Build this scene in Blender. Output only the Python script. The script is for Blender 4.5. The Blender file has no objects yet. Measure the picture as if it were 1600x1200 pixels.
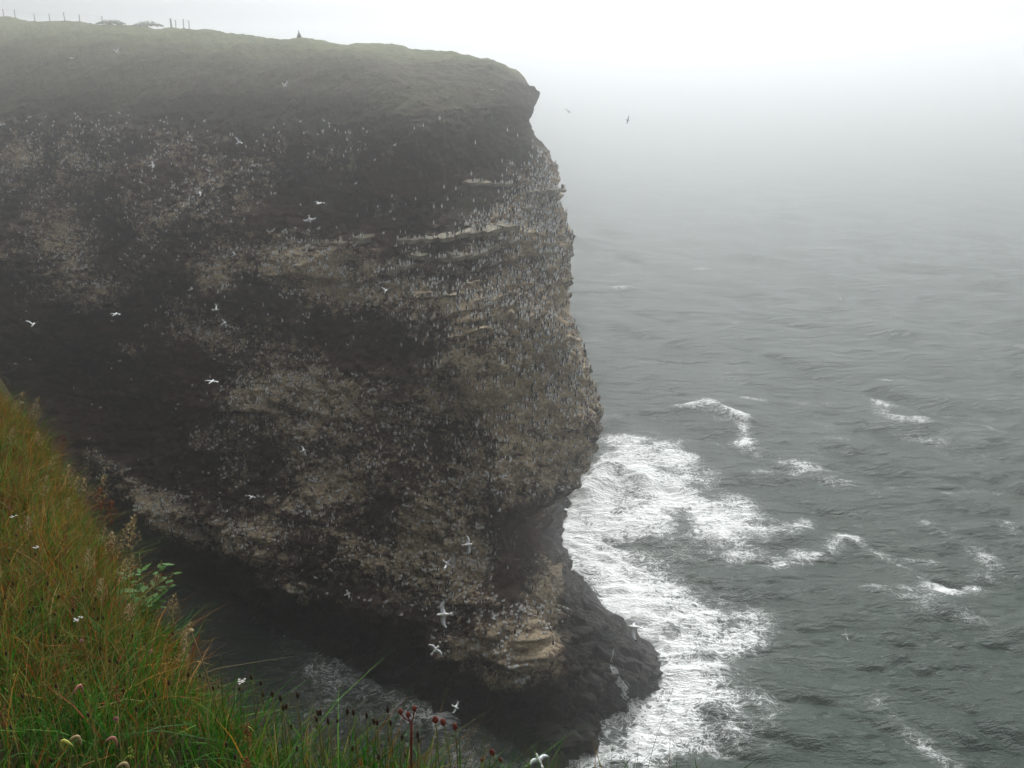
import bpy, math, random
import numpy as np
from mathutils import Vector, Matrix
R = math.radians
random.seed(7); rng = np.random.default_rng(7)
scn = bpy.context.scene
COL = scn.collection

# ------------------------------------------------------------------ camera
F, W, H = 1500.0, 1600.0, 1200.0           # focal length in photo pixels
CAMZ = 60.0                                # eye height above the sea (m)
HORIZON = 60.0
TH = math.atan((H/2-HORIZON)/F)
CT, ST = math.cos(TH), math.sin(TH)
cam = bpy.data.cameras.new('camera'); cam_o = bpy.data.objects.new('camera', cam)
COL.objects.link(cam_o); scn.camera = cam_o
cam.sensor_width = 36.0; cam.lens = 36.0*F/W
cam.clip_start = 0.1; cam.clip_end = 30000
cam_o.location = (0, 0, CAMZ); cam_o.rotation_euler = (R(90)-TH, 0, 0)

# ------------------------------------------------------------------ sky, sun, exposure
SUN_EL, SUN_AZ = R(47), R(8)              # azimuth from +Y towards +X
world = bpy.data.worlds.new('World'); scn.world = world; world.use_nodes = True
wn = world.node_tree; wn.nodes.clear()
sky = wn.nodes.new('ShaderNodeTexSky'); sky.sky_type = 'NISHITA'; sky.sun_disc = False
sky.sun_elevation = SUN_EL; sky.sun_rotation = SUN_AZ
sky.air_density = 1.0; sky.dust_density = 4.5; sky.ozone_density = 1.0
hs = wn.nodes.new('ShaderNodeHueSaturation'); hs.inputs['Saturation'].default_value = 0.0
bg = wn.nodes.new('ShaderNodeBackground'); bg.inputs['Strength'].default_value = 0.15
wo = wn.nodes.new('ShaderNodeOutputWorld')
tn = wn.nodes.new('ShaderNodeMix'); tn.data_type = 'RGBA'; tn.blend_type = 'MULTIPLY'; tn.inputs[0].default_value = 1.0
tn.inputs[7].default_value = (.955, .985, 1.0, 1)      # even overcast white
wn.links.new(sky.outputs[0], hs.inputs['Color']); wn.links.new(hs.outputs[0], tn.inputs[6]); wn.links.new(tn.outputs[2], bg.inputs['Color'])
wn.links.new(bg.outputs[0], wo.inputs['Surface'])
sun = bpy.data.lights.new('sun', 'SUN'); sun.energy = 1.4; sun.angle = R(20); sun.color = (1, .99, .975)
sun_o = bpy.data.objects.new('sun', sun); COL.objects.link(sun_o)
sd = Vector((math.sin(SUN_AZ)*math.cos(SUN_EL), math.cos(SUN_AZ)*math.cos(SUN_EL), math.sin(SUN_EL)))
sun_o.rotation_euler = (-sd).to_track_quat('-Z', 'Y').to_euler(); sun_o.location = (0, 0, 300)
vs = scn.view_settings
vs.view_transform = 'Standard'; vs.look = 'None'; vs.gamma = 1.0; vs.use_curve_mapping = False
vs.exposure = 0.40
HAZE_DENSITY, HAZE_G = 0.0026, 0.91
scn.render.engine = 'CYCLES'
cy = scn.cycles
cy.use_denoising = True; cy.max_bounces = 6; cy.diffuse_bounces = 2; cy.glossy_bounces = 3
cy.transmission_bounces = 2; cy.transparent_max_bounces = 8; cy.volume_bounces = 3
cy.use_adaptive_sampling = False

# ------------------------------------------------------------------ helpers: pixels and noise
def raydir(px, py):
    u = (px-W/2)/F; v = (H/2-py)/F
    return np.array([u, CT+v*ST, -ST+v*CT])
def project(P):
    dx = P[..., 0]; dy = P[..., 1]; dz = P[..., 2]-CAMZ
    dep = dy*CT-dz*ST; up = dy*ST+dz*CT
    dep_s = np.where(np.abs(dep) < 1e-6, 1e-6, dep)
    return W/2+F*dx/dep_s, H/2-F*up/dep_s, dep
def at_z(px, py, z=0.0):
    d = raydir(px, py); t = (z-CAMZ)/d[2]; return np.array([0, 0, CAMZ])+d*t
def at_t(px, py, dist):
    d = raydir(px, py); d = d/np.linalg.norm(d); return np.array([0, 0, CAMZ])+d*dist
_pr = np.random.default_rng(11)
PERM = _pr.permutation(256).astype(np.int32); PERM = np.concatenate([PERM, PERM, PERM])
GRAD = _pr.normal(size=(256, 3)); GRAD /= np.linalg.norm(GRAD, axis=1)[:, None]
def noise3(x, y, z):
    xi = np.floor(x).astype(np.int64); yi = np.floor(y).astype(np.int64); zi = np.floor(z).astype(np.int64)
    xf, yf, zf = x-xi, y-yi, z-zi
    fu = lambda t: t*t*t*(t*(t*6-15)+10)
    u, v, w = fu(xf), fu(yf), fu(zf); res = 0
    for a in (0, 1):
        pa = PERM[(xi+a) & 255]
        for b in (0, 1):
            pb = PERM[(pa+((yi+b) & 255)) & 255]
            for c in (0, 1):
                g = GRAD[PERM[(pb+((zi+c) & 255)) & 255]]
                n = g[..., 0]*(xf-a)+g[..., 1]*(yf-b)+g[..., 2]*(zf-c)
                res = res+n*(u if a else 1-u)*(v if b else 1-v)*(w if c else 1-w)
    return res*1.5
def fbm(x, y, z, o=4, gain=.5):
    r = 0; a = 1.0
    for i in range(o):
        r = r+a*noise3(x+17.3*i, y+5.1*i, z+9.7*i); x, y, z = x*2.03, y*2.03, z*2.03; a *= gain
    return r
CELL = _pr.random((256, 3))
def worley(x, y, z):
    xi = np.floor(x).astype(np.int64); yi = np.floor(y).astype(np.int64); zi = np.floor(z).astype(np.int64)
    best = np.full(x.shape, 9.0); bid = np.zeros(x.shape, np.int32)
    for a in (-1, 0, 1):
        for b in (-1, 0, 1):
            for c in (-1, 0, 1):
                h = PERM[(PERM[(PERM[(xi+a) & 255]+((yi+b) & 255)) & 255]+((zi+c) & 255)) & 255]
                p = CELL[h]
                d = (xi+a+p[..., 0]-x)**2+(yi+b+p[..., 1]-y)**2+(zi+c+p[..., 2]-z)**2
                m = d < best; best = np.where(m, d, best); bid = np.where(m, h, bid)
    return np.sqrt(best), bid/255.0
def sstep(a, b, x):
    t = np.clip((x-a)/(b-a), 0, 1); return t*t*(3-2*t)

# ------------------------------------------------------------------ helpers: objects
def tag(o, label=None, cat=None, group=None, kind=None):
    if label: o['label'] = label
    if cat: o['category'] = cat
    if group: o['group'] = group
    if kind: o['kind'] = kind
    return o
def mesh_np(name, V, faces, mat=None, smooth=True, attrs=None, colors=None):
    me = bpy.data.meshes.new(name); V = np.asarray(V, np.float32)
    faces = faces if isinstance(faces, list) else [faces]
    me.vertices.add(len(V)); me.vertices.foreach_set('co', V.ravel())
    loops = np.concatenate([f.ravel() for f in faces]).astype(np.int32)
    tot = np.concatenate([np.full(len(f), f.shape[1], np.int32) for f in faces])
    st = np.concatenate([[0], np.cumsum(tot)[:-1]]).astype(np.int32)
    me.loops.add(len(loops)); me.loops.foreach_set('vertex_index', loops)
    me.polygons.add(len(tot)); me.polygons.foreach_set('loop_start', st)
    me.polygons.foreach_set('use_smooth', np.full(len(tot), smooth))
    for k, v in (attrs or {}).items():
        a = me.attributes.new(k, 'FLOAT', 'POINT'); a.data.foreach_set('value', np.asarray(v, np.float32).ravel())
    for k, v in (colors or {}).items():
        a = me.attributes.new(k, 'FLOAT_COLOR', 'POINT'); a.data.foreach_set('color', np.asarray(v, np.float32).ravel())
    me.update(calc_edges=True); me.validate()
    if mat: me.materials.append(mat)
    return me
def ob(name, me, parent=None, loc=None):
    o = bpy.data.objects.new(name, me); COL.objects.link(o)
    if parent: o.parent = parent
    if loc is not None: o.location = loc
    return o
def grid_faces(nr, nc, flip=False):
    i = np.arange(nr-1)[:, None]*nc+np.arange(nc-1)[None]
    f = np.stack([i, i+1, i+nc+1, i+nc], -1).reshape(-1, 4)
    return f[:, ::-1] if flip else f
class MB:                                   # small mesh builder for one part
    def __init__(s): s.v = []; s.f = []; s.mi = []
    def add(s, vs_, fs_, mi=0):
        b = len(s.v); s.v += [tuple(map(float, p)) for p in vs_]
        for f in fs_: s.f.append(tuple(b+i for i in f)); s.mi.append(mi)
    def tube(s, pts, rads, n=5, mi=0):
        pts = [Vector(p) for p in pts]; vs_ = []; fs_ = []
        for i, p in enumerate(pts):
            d = (pts[min(i+1, len(pts)-1)]-pts[max(i-1, 0)]).normalized()
            a = d.cross(Vector((0, 0, 1)) if abs(d.z) < .9 else Vector((1, 0, 0))).normalized(); b = d.cross(a)
            r = rads[i] if hasattr(rads, '__len__') else rads
            for k in range(n):
                t = 2*math.pi*k/n; vs_.append(p+a*math.cos(t)*r+b*math.sin(t)*r)
        for i in range(len(pts)-1):
            for k in range(n):
                k2 = (k+1) % n; fs_.append((i*n+k, i*n+k2, (i+1)*n+k2, (i+1)*n+k))
        fs_.append(tuple(range(n))[::-1]); m = (len(pts)-1)*n; fs_.append(tuple(m+k for k in range(n)))
        s.add(vs_, fs_, mi)
    def mesh(s, name, mats, smooth=True):
        me = bpy.data.meshes.new(name); me.from_pydata(s.v, [], s.f)
        for m in (mats if isinstance(mats, list) else [mats]): me.materials.append(m)
        me.polygons.foreach_set('material_index', s.mi); me.polygons.foreach_set('use_smooth', [smooth]*len(s.f))
        me.update(); return me
def copy_tree(o, parent=None):
    c = o.copy(); COL.objects.link(c); c.parent = parent
    for ch in o.children: copy_tree(ch, c)
    return c

# ------------------------------------------------------------------ helpers: materials
class NT:
    def __init__(s, name):
        s.m = bpy.data.materials.new(name); s.m.use_nodes = True; s.t = s.m.node_tree
        s.p = s.t.nodes['Principled BSDF']; s.out = s.t.nodes['Material Output']
    def n(s, ty, **kw):
        x = s.t.nodes.new(ty)
        for k, v in kw.items(): setattr(x, k, v)
        return x
    def set(s, sock, v):
        if isinstance(v, bpy.types.NodeSocket): s.t.links.new(v, sock)
        elif isinstance(v, tuple) and len(v) == 3 and sock.type == 'RGBA': sock.default_value = (*v, 1)
        else: sock.default_value = v
    def attr(s, name, col=False):
        a = s.n('ShaderNodeAttribute', attribute_name=name); return a.outputs['Color' if col else 'Fac']
    def math(s, op, a, b=0.0, clamp=False):
        x = s.n('ShaderNodeMath', operation=op, use_clamp=clamp); s.set(x.inputs[0], a); s.set(x.inputs[1], b); return x.outputs[0]
    def noise(s, vec, scale, detail=4, rough=.55, dist=0.0, out='Fac'):
        x = s.n('ShaderNodeTexNoise'); s.set(x.inputs['Vector'], vec); x.inputs['Scale'].default_value = scale
        x.inputs['Detail'].default_value = detail; x.inputs['Roughness'].default_value = rough
        x.inputs['Distortion'].default_value = dist; return x.outputs[out]
    def vor(s, vec, scale, feature='F1', out='Distance', rand=1.0):
        x = s.n('ShaderNodeTexVoronoi', feature=feature); s.set(x.inputs['Vector'], vec)
        x.inputs['Scale'].default_value = scale; x.inputs['Randomness'].default_value = rand; return x.outputs[out]
    def mix(s, f, a, b, blend='MIX'):
        x = s.n('ShaderNodeMix', data_type='RGBA', blend_type=blend); s.set(x.inputs[0], f); s.set(x.inputs[6], a); s.set(x.inputs[7], b); return x.outputs[2]
    def ramp(s, f, lo, hi):
        x = s.n('ShaderNodeMapRange', interpolation_type='SMOOTHSTEP'); s.set(x.inputs[0], f)
        s.set(x.inputs[1], lo); s.set(x.inputs[2], hi); return x.outputs[0]
    def map(s, vec, scale=(1, 1, 1), rot=(0, 0, 0)):
        x = s.n('ShaderNodeMapping'); s.set(x.inputs['Vector'], vec); x.inputs['Scale'].default_value = scale
        x.inputs['Rotation'].default_value = rot; return x.outputs[0]
    def pos(s): return s.n('ShaderNodeNewGeometry').outputs['Position']
    def bump(s, h, dist, strength=1.0):
        x = s.n('ShaderNodeBump'); s.set(x.inputs['Height'], h); x.inputs['Distance'].default_value = dist
        x.inputs['Strength'].default_value = strength; return x.outputs[0]
    def P(s, **kw):
        for k, v in kw.items(): s.set(s.p.inputs[k.replace('_', ' ')], v)
        return s.m
def plain(name, col, rough=.7, var=.25, scale=30, spec=.3):
    t = NT(name); c = t.n('ShaderNodeTexCoord').outputs['Object']
    f = t.noise(c, scale, 3)
    a = tuple(x*(1-var) for x in col); b = tuple(min(1, x*(1+var)) for x in col)
    return t.P(Base_Color=t.mix(f, a, b), Roughness=rough, Specular_IOR_Level=spec)

# cliff rock
t = NT('cliff_rock'); p = t.pos()
pale, veg, wet, red = t.attr('pale'), t.attr('veg'), t.attr('wet'), t.attr('red')
ps = t.map(p, (1, 1, 1.35), (R(4), R(-5), 0))
n1 = t.noise(ps, .35, 6, .65); n2 = t.noise(ps, 1.6, 6, .7); n3 = t.noise(p, 6.0, 3, .6)
rock = t.mix(t.ramp(n1, .35, .65), (.008, .0046, .0030), (.040, .0195, .0105))
rock = t.mix(t.math('MULTIPLY', red, .8, True), rock, (.070, .028, .016))
rock = t.mix(t.ramp(n2, .50, .72), rock, (.10, .066, .040))
cob = t.vor(ps, 1.5, 'F1', 'Color')
sep = t.n('ShaderNodeSeparateColor'); t.set(sep.inputs[0], cob)
rock = t.mix(t.math('MULTIPLY', t.ramp(sep.outputs[0], .80, .97), .5), rock, (.17, .125, .10))
# pale droppings and lichen: patches with ragged edges of their own
pp = t.math('ADD', t.math('MULTIPLY', pale, .88), t.math('ADD', t.math('MULTIPLY', t.math('SUBTRACT', t.noise(ps, 1.5, 8, .78, .4), .5), 2.3), t.math('MULTIPLY', t.math('SUBTRACT', t.noise(p, .28, 3, .6), .5), .9)))
pm = t.ramp(pp, .42, .66)
fleck = t.math('MULTIPLY', t.ramp(t.noise(t.map(p, (1, 1, .55)), 3.0, 3, .55), .585, .66), t.ramp(t.math('ADD', pale, t.math('MULTIPLY', t.noise(p, .5, 3), .5)), .42, .75))
palec = t.mix(t.ramp(t.noise(ps, 3.0, 6, .8), .38, .62), (.25, .18, .11), (.70, .57, .39))
rock = t.mix(t.math('MULTIPLY', pm, .95), rock, palec)
rock = t.mix(t.math('MULTIPLY', fleck, .85), rock, (.72, .70, .64))
drop = t.noise(t.map(p, (1, 1, .5)), 1.15, 5, .7)
dm = t.math('MULTIPLY', t.ramp(drop, .52, .62), t.ramp(t.math('ADD', pale, t.math('MULTIPLY', t.noise(p, .22, 3), .45)), .36, .62))
rock = t.mix(t.math('MULTIPLY', dm, .9), rock, palec)
vegc = t.mix(t.ramp(t.noise(p, .25, 6, .7), .35, .65), (.080, .058, .040), (.072, .070, .034))
vegc = t.mix(t.ramp(t.noise(p, 2.2, 4, .7), .45, .7), vegc, (.125, .115, .06))
turf = t.attr('turf'); vegc = t.mix(turf, vegc, t.mix(t.ramp(t.noise(p, .7, 5, .7), .35, .65), (.13, .145, .06), (.20, .20, .095)))
vm = t.ramp(t.math('ADD', veg, t.math('MULTIPLY', t.math('SUBTRACT', t.noise(p, .35, 7, .75), .5), 2.2)), .30, .72)
rock = t.mix(vm, rock, vegc)
wetc = t.mix(t.ramp(n2, .35, .7), (.006, .0055, .005), (.040, .034, .029))
wetc = t.mix(t.ramp(t.noise(p, .5, 4), .5, .7), wetc, (.030, .026, .013))
rock = t.mix(t.math('MULTIPLY', wet, .9), rock, wetc)
hgt = t.math('ADD', t.math('MULTIPLY', n2, .6), t.math('MULTIPLY', t.noise(p, 5.0, 5, .7), .4))
CLIFF = t.P(Base_Color=rock, Roughness=t.math('SUBTRACT', .92, t.math('MULTIPLY', wet, .55)), Specular_IOR_Level=.25,
            Normal=t.bump(hgt, .7, 1.0))

# pale bedded ledge stone
t = NT('ledge_stone'); p = t.pos()
c = t.mix(t.ramp(t.noise(t.map(p, (1, 1, 4)), 1.2, 6, .7), .35, .68), (.16, .135, .10), (.36, .32, .235))
c = t.mix(t.ramp(t.noise(p, 3.2, 5, .7), .55, .72), c, (.055, .045, .035))
LEDGE = t.P(Base_Color=c, Roughness=.9, Normal=t.bump(t.noise(p, 4, 5, .7), .2, .8))

# sea
t = NT('sea_water'); p = t.pos(); foam = t.attr('foam')
warp = t.n('ShaderNodeVectorMath', operation='MULTIPLY_ADD')
nz = t.n('ShaderNodeTexNoise'); t.set(nz.inputs['Vector'], p); nz.inputs['Scale'].default_value = .32; nz.inputs['Detail'].default_value = 4
t.set(warp.inputs[0], nz.outputs['Color']); warp.inputs[1].default_value = (2.2, 2.2, 0); t.set(warp.inputs[2], p)
wv = t.map(warp.outputs[0], (1, 1, 0))
def web(sc, wd):
    return t.math('SUBTRACT', 1.0, t.ramp(t.vor(wv, sc, 'DISTANCE_TO_EDGE'), 0.0, wd))
fine = t.noise(t.map(p, (1, 1.35, 0)), 1.3, 8, .80, .35)
def ridge(sc, wd, dist, off):
    n_ = t.noise(t.map(wv, (1, 1.2, 0), (0, 0, off)), sc, 3, .55, dist)
    return t.math('SUBTRACT', 1.0, t.ramp(t.math('ABSOLUTE', t.math('SUBTRACT', n_, .5)), 0.0, wd))
w = t.math('MAXIMUM', ridge(.42, .055, 1.2, .3), t.math('MULTIPLY', ridge(.95, .075, .8, 1.1), .9))
w = t.math('MAXIMUM', w, t.math('MULTIPLY', web(1.3, .16), .55))
w = t.math('ADD', t.math('MULTIPLY', w, .50), t.math('MULTIPLY', fine, .86))
fm = t.ramp(t.math('ADD', w, t.math('MULTIPLY', foam, 1.12)), 1.06, 1.58)
thin = t.math('MULTIPLY', t.ramp(t.noise(t.map(p, (1, 1, 0)), .9, 6, .8), .4, .75), t.ramp(foam, .05, .7))
milk = t.math('MULTIPLY', t.ramp(foam, .45, .95), t.ramp(fine, .36, .60))
fm = t.math('MAXIMUM', fm, t.math('MULTIPLY', milk, .92))
fm = t.math('MAXIMUM', fm, t.math('MULTIPLY', thin, .5))
wc = t.mix(t.ramp(t.noise(p, .05, 3), .35, .65), (.034, .051, .040), (.046, .065, .050))
r1 = t.noise(t.map(p, (.8, 1.6, 1), (0, 0, R(20))), .9, 5, .62)
r2 = t.noise(t.map(p, (1, 1.5, 1), (0, 0, R(-15))), 3.5, 3, .6)
hh = t.math('ADD', t.math('MULTIPLY', r1, .8), t.math('MULTIPLY', r2, .16))
r0 = t.noise(t.map(p, (.55, 1.9, 1), (0, 0, R(12))), .20, 5, .6)
hh = t.math('ADD', hh, t.math('MULTIPLY', r0, 2.4))
hh = t.math('ADD', hh, t.math('MULTIPLY', fm, .07))
wc = t.mix(t.attr('clear'), wc, (.010, .016, .011))  # gully water painted darker, standing in for the cliff's shade and dark reflection
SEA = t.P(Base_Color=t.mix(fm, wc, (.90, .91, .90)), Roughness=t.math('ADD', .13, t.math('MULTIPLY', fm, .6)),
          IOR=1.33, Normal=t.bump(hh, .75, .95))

# near slope soil, blades
t = NT('slope_soil'); p = t.pos()
SOIL = t.P(Base_Color=t.mix(t.noise(p, 9, 5), (.018, .016, .008), (.04, .036, .014)), Roughness=1.0, Specular_IOR_Level=.1)
def leafmat(name, col=None, trans=.35):
    t = NT(name); c = t.attr('tint', True) if col is None else None
    if col is not None:
        o = t.n('ShaderNodeTexCoord').outputs['Object']; c = t.mix(t.noise(o, 25, 3), tuple(x*.7 for x in col), tuple(x*1.3 for x in col))
    t.P(Base_Color=c, Roughness=.65, Specular_IOR_Level=.25)
    tr = t.n('ShaderNodeBsdfTranslucent'); t.set(tr.inputs['Color'], c)
    mx = t.n('ShaderNodeMixShader'); mx.inputs[0].default_value = trans
    t.t.links.new(t.p.outputs[0], mx.inputs[1]); t.t.links.new(tr.outputs[0], mx.inputs[2]); t.t.links.new(mx.outputs[0], t.out.inputs[0])
    return t.m
BLADE = leafmat('grass_blade'); LEAF = leafmat('leaf_green', (.045, .12, .015), .2); STEM = leafmat('plant_stem', (.13, .14, .04), .2)
DRYSTEM = plain('dry_stem', (.17, .12, .06)); SEED = plain('seed_brown', (.035, .018, .010), .9, .4, 300)
REDBUD = plain('bud_red', (.12, .022, .014), .8, .4, 200); RUST = plain('rust_seed', (.16, .05, .016), .9, .5, 300)
STRAW = plain('straw_panicle', (.30, .23, .12), .9, .4, 200); PINK = plain('clover_pink', (.32, .14, .14), .8, .4, 300)
WHITEP = plain('petal_white', (.36, .35, .32), .8, .2, 200); YELLOW = plain('catkin_yellow', (.30, .30, .06), .8, .3, 200)
PINKG = plain('grass_head_pink', (.30, .13, .10), .8, .4, 200)
FEATHER = plain('feather_white', (.80, .80, .79), .8, .06, 8); WINGG = plain('wing_grey', (.58, .60, .62), .75, .12, 10)
WTIP = plain('wing_tip_black', (.03, .03, .035), .7); BILL = plain('bill_yellow', (.55, .42, .08), .5)
BACK = plain('bird_back_dark', (.035, .028, .025), .8); POSTM = plain('weathered_wood', (.26, .25, .23), .9)
WIREM = plain('fence_wire', (.12, .12, .12), .5); BUSHM = leafmat('bush_leaf', (.16, .17, .09))
t = NT('running_water'); p = t.pos()
RUNW = t.P(Base_Color=t.mix(t.ramp(t.noise(p, 5, 5, .7), .3, .6), (.12, .12, .12), (.8, .82, .82)), Roughness=.35, IOR=1.33, Normal=t.bump(t.noise(p, 8, 3), .1))

POOL = plain('pool_water', (.10, .11, .11), .08, .2, 2, .6)

# ------------------------------------------------------------------ the headland
SIL = np.array([(150, 843), (162, 838), (180, 830), (198, 829), (212, 843), (250, 869), (275, 876), (310, 877), (350, 890), (378, 900),
                (400, 893), (440, 895), (482, 890), (530, 910), (580, 926), (630, 942), (660, 942), (700, 934), (745, 914),
                (790, 888), (830, 880), (880, 894), (915, 925), (950, 960), (985, 1000), (1025, 1036), (1046, 1043), (1100, 1050), (1200, 1055)], float)
SKYL = np.array([(-400, -5), (0, 25), (200, 36), (470, 58), (600, 68), (700, 78), (760, 92), (800, 110), (830, 131), (846, 150)], float)
BROW = np.array([(-400, 120), (0, 132), (470, 128), (650, 122), (740, 120), (800, 128), (846, 152)], float)
def z_for_py(X, Y, tab):
    z = np.full_like(X, 55.0)
    for _ in range(6):
        px, _, _ = project(np.stack([X, Y, z], -1)); py = np.interp(px, tab[:, 0], tab[:, 1]); v = (H/2-py)/F
        z = CAMZ+Y*(v*CT-ST)/(CT+v*ST)
    return z
def _smooth(A, k, ax):
    for _ in range(k):
        B = A.copy(); s = [slice(None)]*A.ndim; l = s.copy(); r = s.copy()
        s[ax] = slice(1, -1); l[ax] = slice(0, -2); r[ax] = slice(2, None)
        B[tuple(s)] = .25*A[tuple(l)]+.5*A[tuple(s)]+.25*A[tuple(r)]; A = B
    return A
NR, NP = 600, 70
base_pts = np.array([(4.0, 68.0), (-6.1, 75.0), (-25.4, 87.8), (-38.9, 95.3), (-62, 106), (-110, 128)])
top_pts = np.array([(-13, 115), (-29, 124), (-54, 139), (-76, 151), (-100, 165), (-165, 200)])
cols_per = [46, 130, 150, 170, 130, 70, 40]          # sea side, nose, then leftwards
NC = sum(cols_per)+1
zt0 = 52.0
tt = np.linspace(0, 1, NR)
ZB = -2.0
# brow height per column comes from the photographed brow line, worked out at the top contour
C2top_Y = 121.0
def contour(zf):                                     # zf: height / 52, array (NR,) -> XY (NR, NC, 2)
    pr = .80*zf+.20*zf**2.2
    z = zf*zt0
    Y2 = 81.5+(C2top_Y-81.5)*pr
    v = (Y2*ST+(z-CAMZ)*CT)/(Y2*CT-(z-CAMZ)*ST); py = H/2-F*v
    X2 = (np.interp(py, SIL[:, 0], SIL[:, 1])-W/2)/F*(Y2*CT-(z-CAMZ)*ST)
    nodes = [np.stack([X2-9, Y2+75], -1), np.stack([X2-1.2, Y2+9], -1) if False else np.stack([X2, Y2], -1)]
    for b, tp in zip(base_pts, top_pts): nodes.append(b[None]*(1-pr[:, None])+tp[None]*pr[:, None])
    out = []
    for k, n in enumerate(cols_per):
        a = np.linspace(0, 1, n, endpoint=False)
        if k == 0: a = 1-(1-a)**1.0; 
        out.append(nodes[k][:, None]*(1-a[None, :, None])+nodes[k+1][:, None]*a[None, :, None])
    out.append(nodes[-1][:, None]); return np.concatenate(out, 1), X2
XYt, _ = contour(np.array([1.0]))
XYt = XYt[0]
iC2 = cols_per[0]
zbrow = z_for_py(XYt[:, 0], XYt[:, 1], BROW); zbrow[:iC2] = zbrow[iC2]-np.linspace(4, 0, iC2)
zbrow = _smooth(zbrow, 20, 0)
Zg = ZB+tt[:, None]*(zbrow[None]-ZB)
zf = np.clip(tt*(zt0-ZB)+ZB, 0, None)/zt0
XY, X2 = contour(zf)
# round the corners between the stretches, but keep the outline of the nose
XYs = _smooth(XY, 220, 1)
off = (XY[:, iC2, 0]-np.max(XYs[:, iC2-30:iC2+60, 0], 1))
fall = np.exp(-((np.arange(NC)-iC2)/70.0)**2)
XYs[..., 0] += off[:, None]*fall[None]
P = np.concatenate([XYs, Zg[..., None]], -1)
# the slope behind the brow, up to the skyline and beyond
g = np.array([-.5, .866])
ci = np.arange(NC)
px_b, _, _ = project(P[-1])
e = np.interp(px_b, [0, 500, 750, 846], [48, 42, 22, 3]); e[:iC2] = 3
e = _smooth(e, 20, 0)
crest_xy = P[-1, :, :2]+g*e[:, None]
zc = z_for_py(crest_xy[:, 0], crest_xy[:, 1], SKYL); zc[:iC2] = zbrow[:iC2]+.4
zc = _smooth(np.maximum(zc, zbrow+.15), 12, 0)
k = np.arange(1, NP+1)/NP
rows = []
for kk in k:
    if kk <= .7:
        q = kk/.7; d = e*q; z = zbrow+(zc-zbrow)*np.sin(q*math.pi/2)**1.0
    else:
        q = (kk-.7)/.3; d = e+q*60; z = zc-2.5*q
    rows.append(np.concatenate([P[-1, :, :2]+g*d[:, None], z[:, None]], 1))
P = np.concatenate([P, np.array(rows)], 0)
NRT = NR+NP
Ps = _smooth(P[NR-150:NR+60], 500, 0); wgt_b = np.minimum(1, np.minimum(np.arange(210), np.arange(210)[::-1])/40.0)[:, None, None]
wgt_b = wgt_b*(1-.92*np.exp(-((np.arange(NC)-iC2-4)/34.0)**2))[None, :, None]
P[NR-150:NR+60] = P[NR-150:NR+60]*(1-wgt_b)+Ps*wgt_b
x, y, z = P[..., 0], P[..., 1], P[..., 2]
tcol = np.concatenate([tt, 1+k])[:, None]*np.ones((1, NC))
# displacement
dU = np.gradient(P, axis=1); dV = np.gradient(P, axis=0)
N = np.cross(dU, dV); N /= np.linalg.norm(N, axis=-1)[..., None]+1e-9
if np.mean(N[:NR, iC2+40:, 1]) > 0: N = -N; FLIP = True
else: FLIP = False
Nh = N.copy(); Nh[..., 2] = 0; Nh /= np.linalg.norm(Nh, axis=-1)[..., None]+1e-9
cl = 1-sstep(.84, .99, tcol)                        # 1 on the face, 0 on the grass
nose = np.exp(-((ci-iC2-8)/26.0)**2)[None]          # keep the outline close to the photographed one
big = fbm(x/26, y/26, z/20, 3)*4.0
mid = fbm(x/7, y/7, z/5.5+3, 4)*1.25
bed = z-.10*x+.04*y+1.1*noise3(x/14, y/14, z/9)
def strata(th, seed):
    h = bed/th+seed; i = np.floor(h); f = h-i
    amp = np.clip(.35+.9*noise3(i*3.7+x/16, y/16+seed, i*1.3), 0, 1.3)
    prof = sstep(0, .18, f)*(1-.75*sstep(.35, 1.0, f))
    return prof*amp
st = strata(2.3, .3)*.95+strata(.9, 5.2)*.22+strata(4.6, 2.1)*1.35
w1, i1 = worley(x/1.7, y/1.7, z/1.1); w2, i2 = worley(x/.7, y/.7, z/.55)
lump = (.55-w1)*1.5*(.4+1.2*i1)+(.55-w2)*.60*(.4+1.2*i2)
small = fbm(x/1.3, y/1.3, z/1.0, 4, .6)*.55
joint = -np.clip(.10-np.abs(fbm(x/5, y/5, z/22, 3)), 0, .1)*14*sstep(-.1, .5, noise3(x/20, y/20, z/20+7))
px0, py0, dep0 = project(P)
# recesses and bulges read from the photograph: (px, py, rx, ry, degrees, metres outwards)
FORM = [(600, 300, 170, 55, -12, -2.6), (560, 415, 22, 22, 0, -2.6), (120, 330, 60, 60, 20, -2.5), (60, 600, 160, 110, 20, -3.5),
        (330, 330, 120, 60, -10, 1.6), (470, 395, 120, 40, -6, 1.8), (700, 330, 80, 40, -20, 1.0), (730, 385, 120, 26, -6, 1.6),
        (700, 700, 26, 130, 0, -1.2), (560, 560, 90, 60, 30, -1.2), (800, 900, 26, 80, -10, -1.0), (830, 1030, 55, 50, 0, 2.2),
        (800, 1105, 110, 26, 5, -2.4), (560, 1010, 150, 34, 28, -2.2), (330, 930, 150, 26, 35, -2.4), (250, 800, 130, 20, 40, 2.2), (220, 845, 130, 16, 40, -2.0),
        (640, 900, 120, 60, 30, 1.2), (690, 480, 120, 60, 0, .8)]
form = 0
for (cx, cyy, rx, ry, an, am) in FORM:
    a = R(an); dx = px0-cx; dy = py0-cyy; uu = (dx*math.cos(a)+dy*math.sin(a))/rx; vv = (-dx*math.sin(a)+dy*math.cos(a))/ry
    form = form+am*np.exp(-(uu**2+vv**2))
steep = sstep(-.06, .16, fbm(x/15, y/15, z/12+4, 2))*.6+.5
D = (big*(1-nose*.9)+form*(1-nose*.5)+mid*(1-nose*.55)+joint)*cl
D1 = ((st*1.15*steep-.5)*(1-nose*.85)+small*(1-nose*.3))*cl
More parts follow.
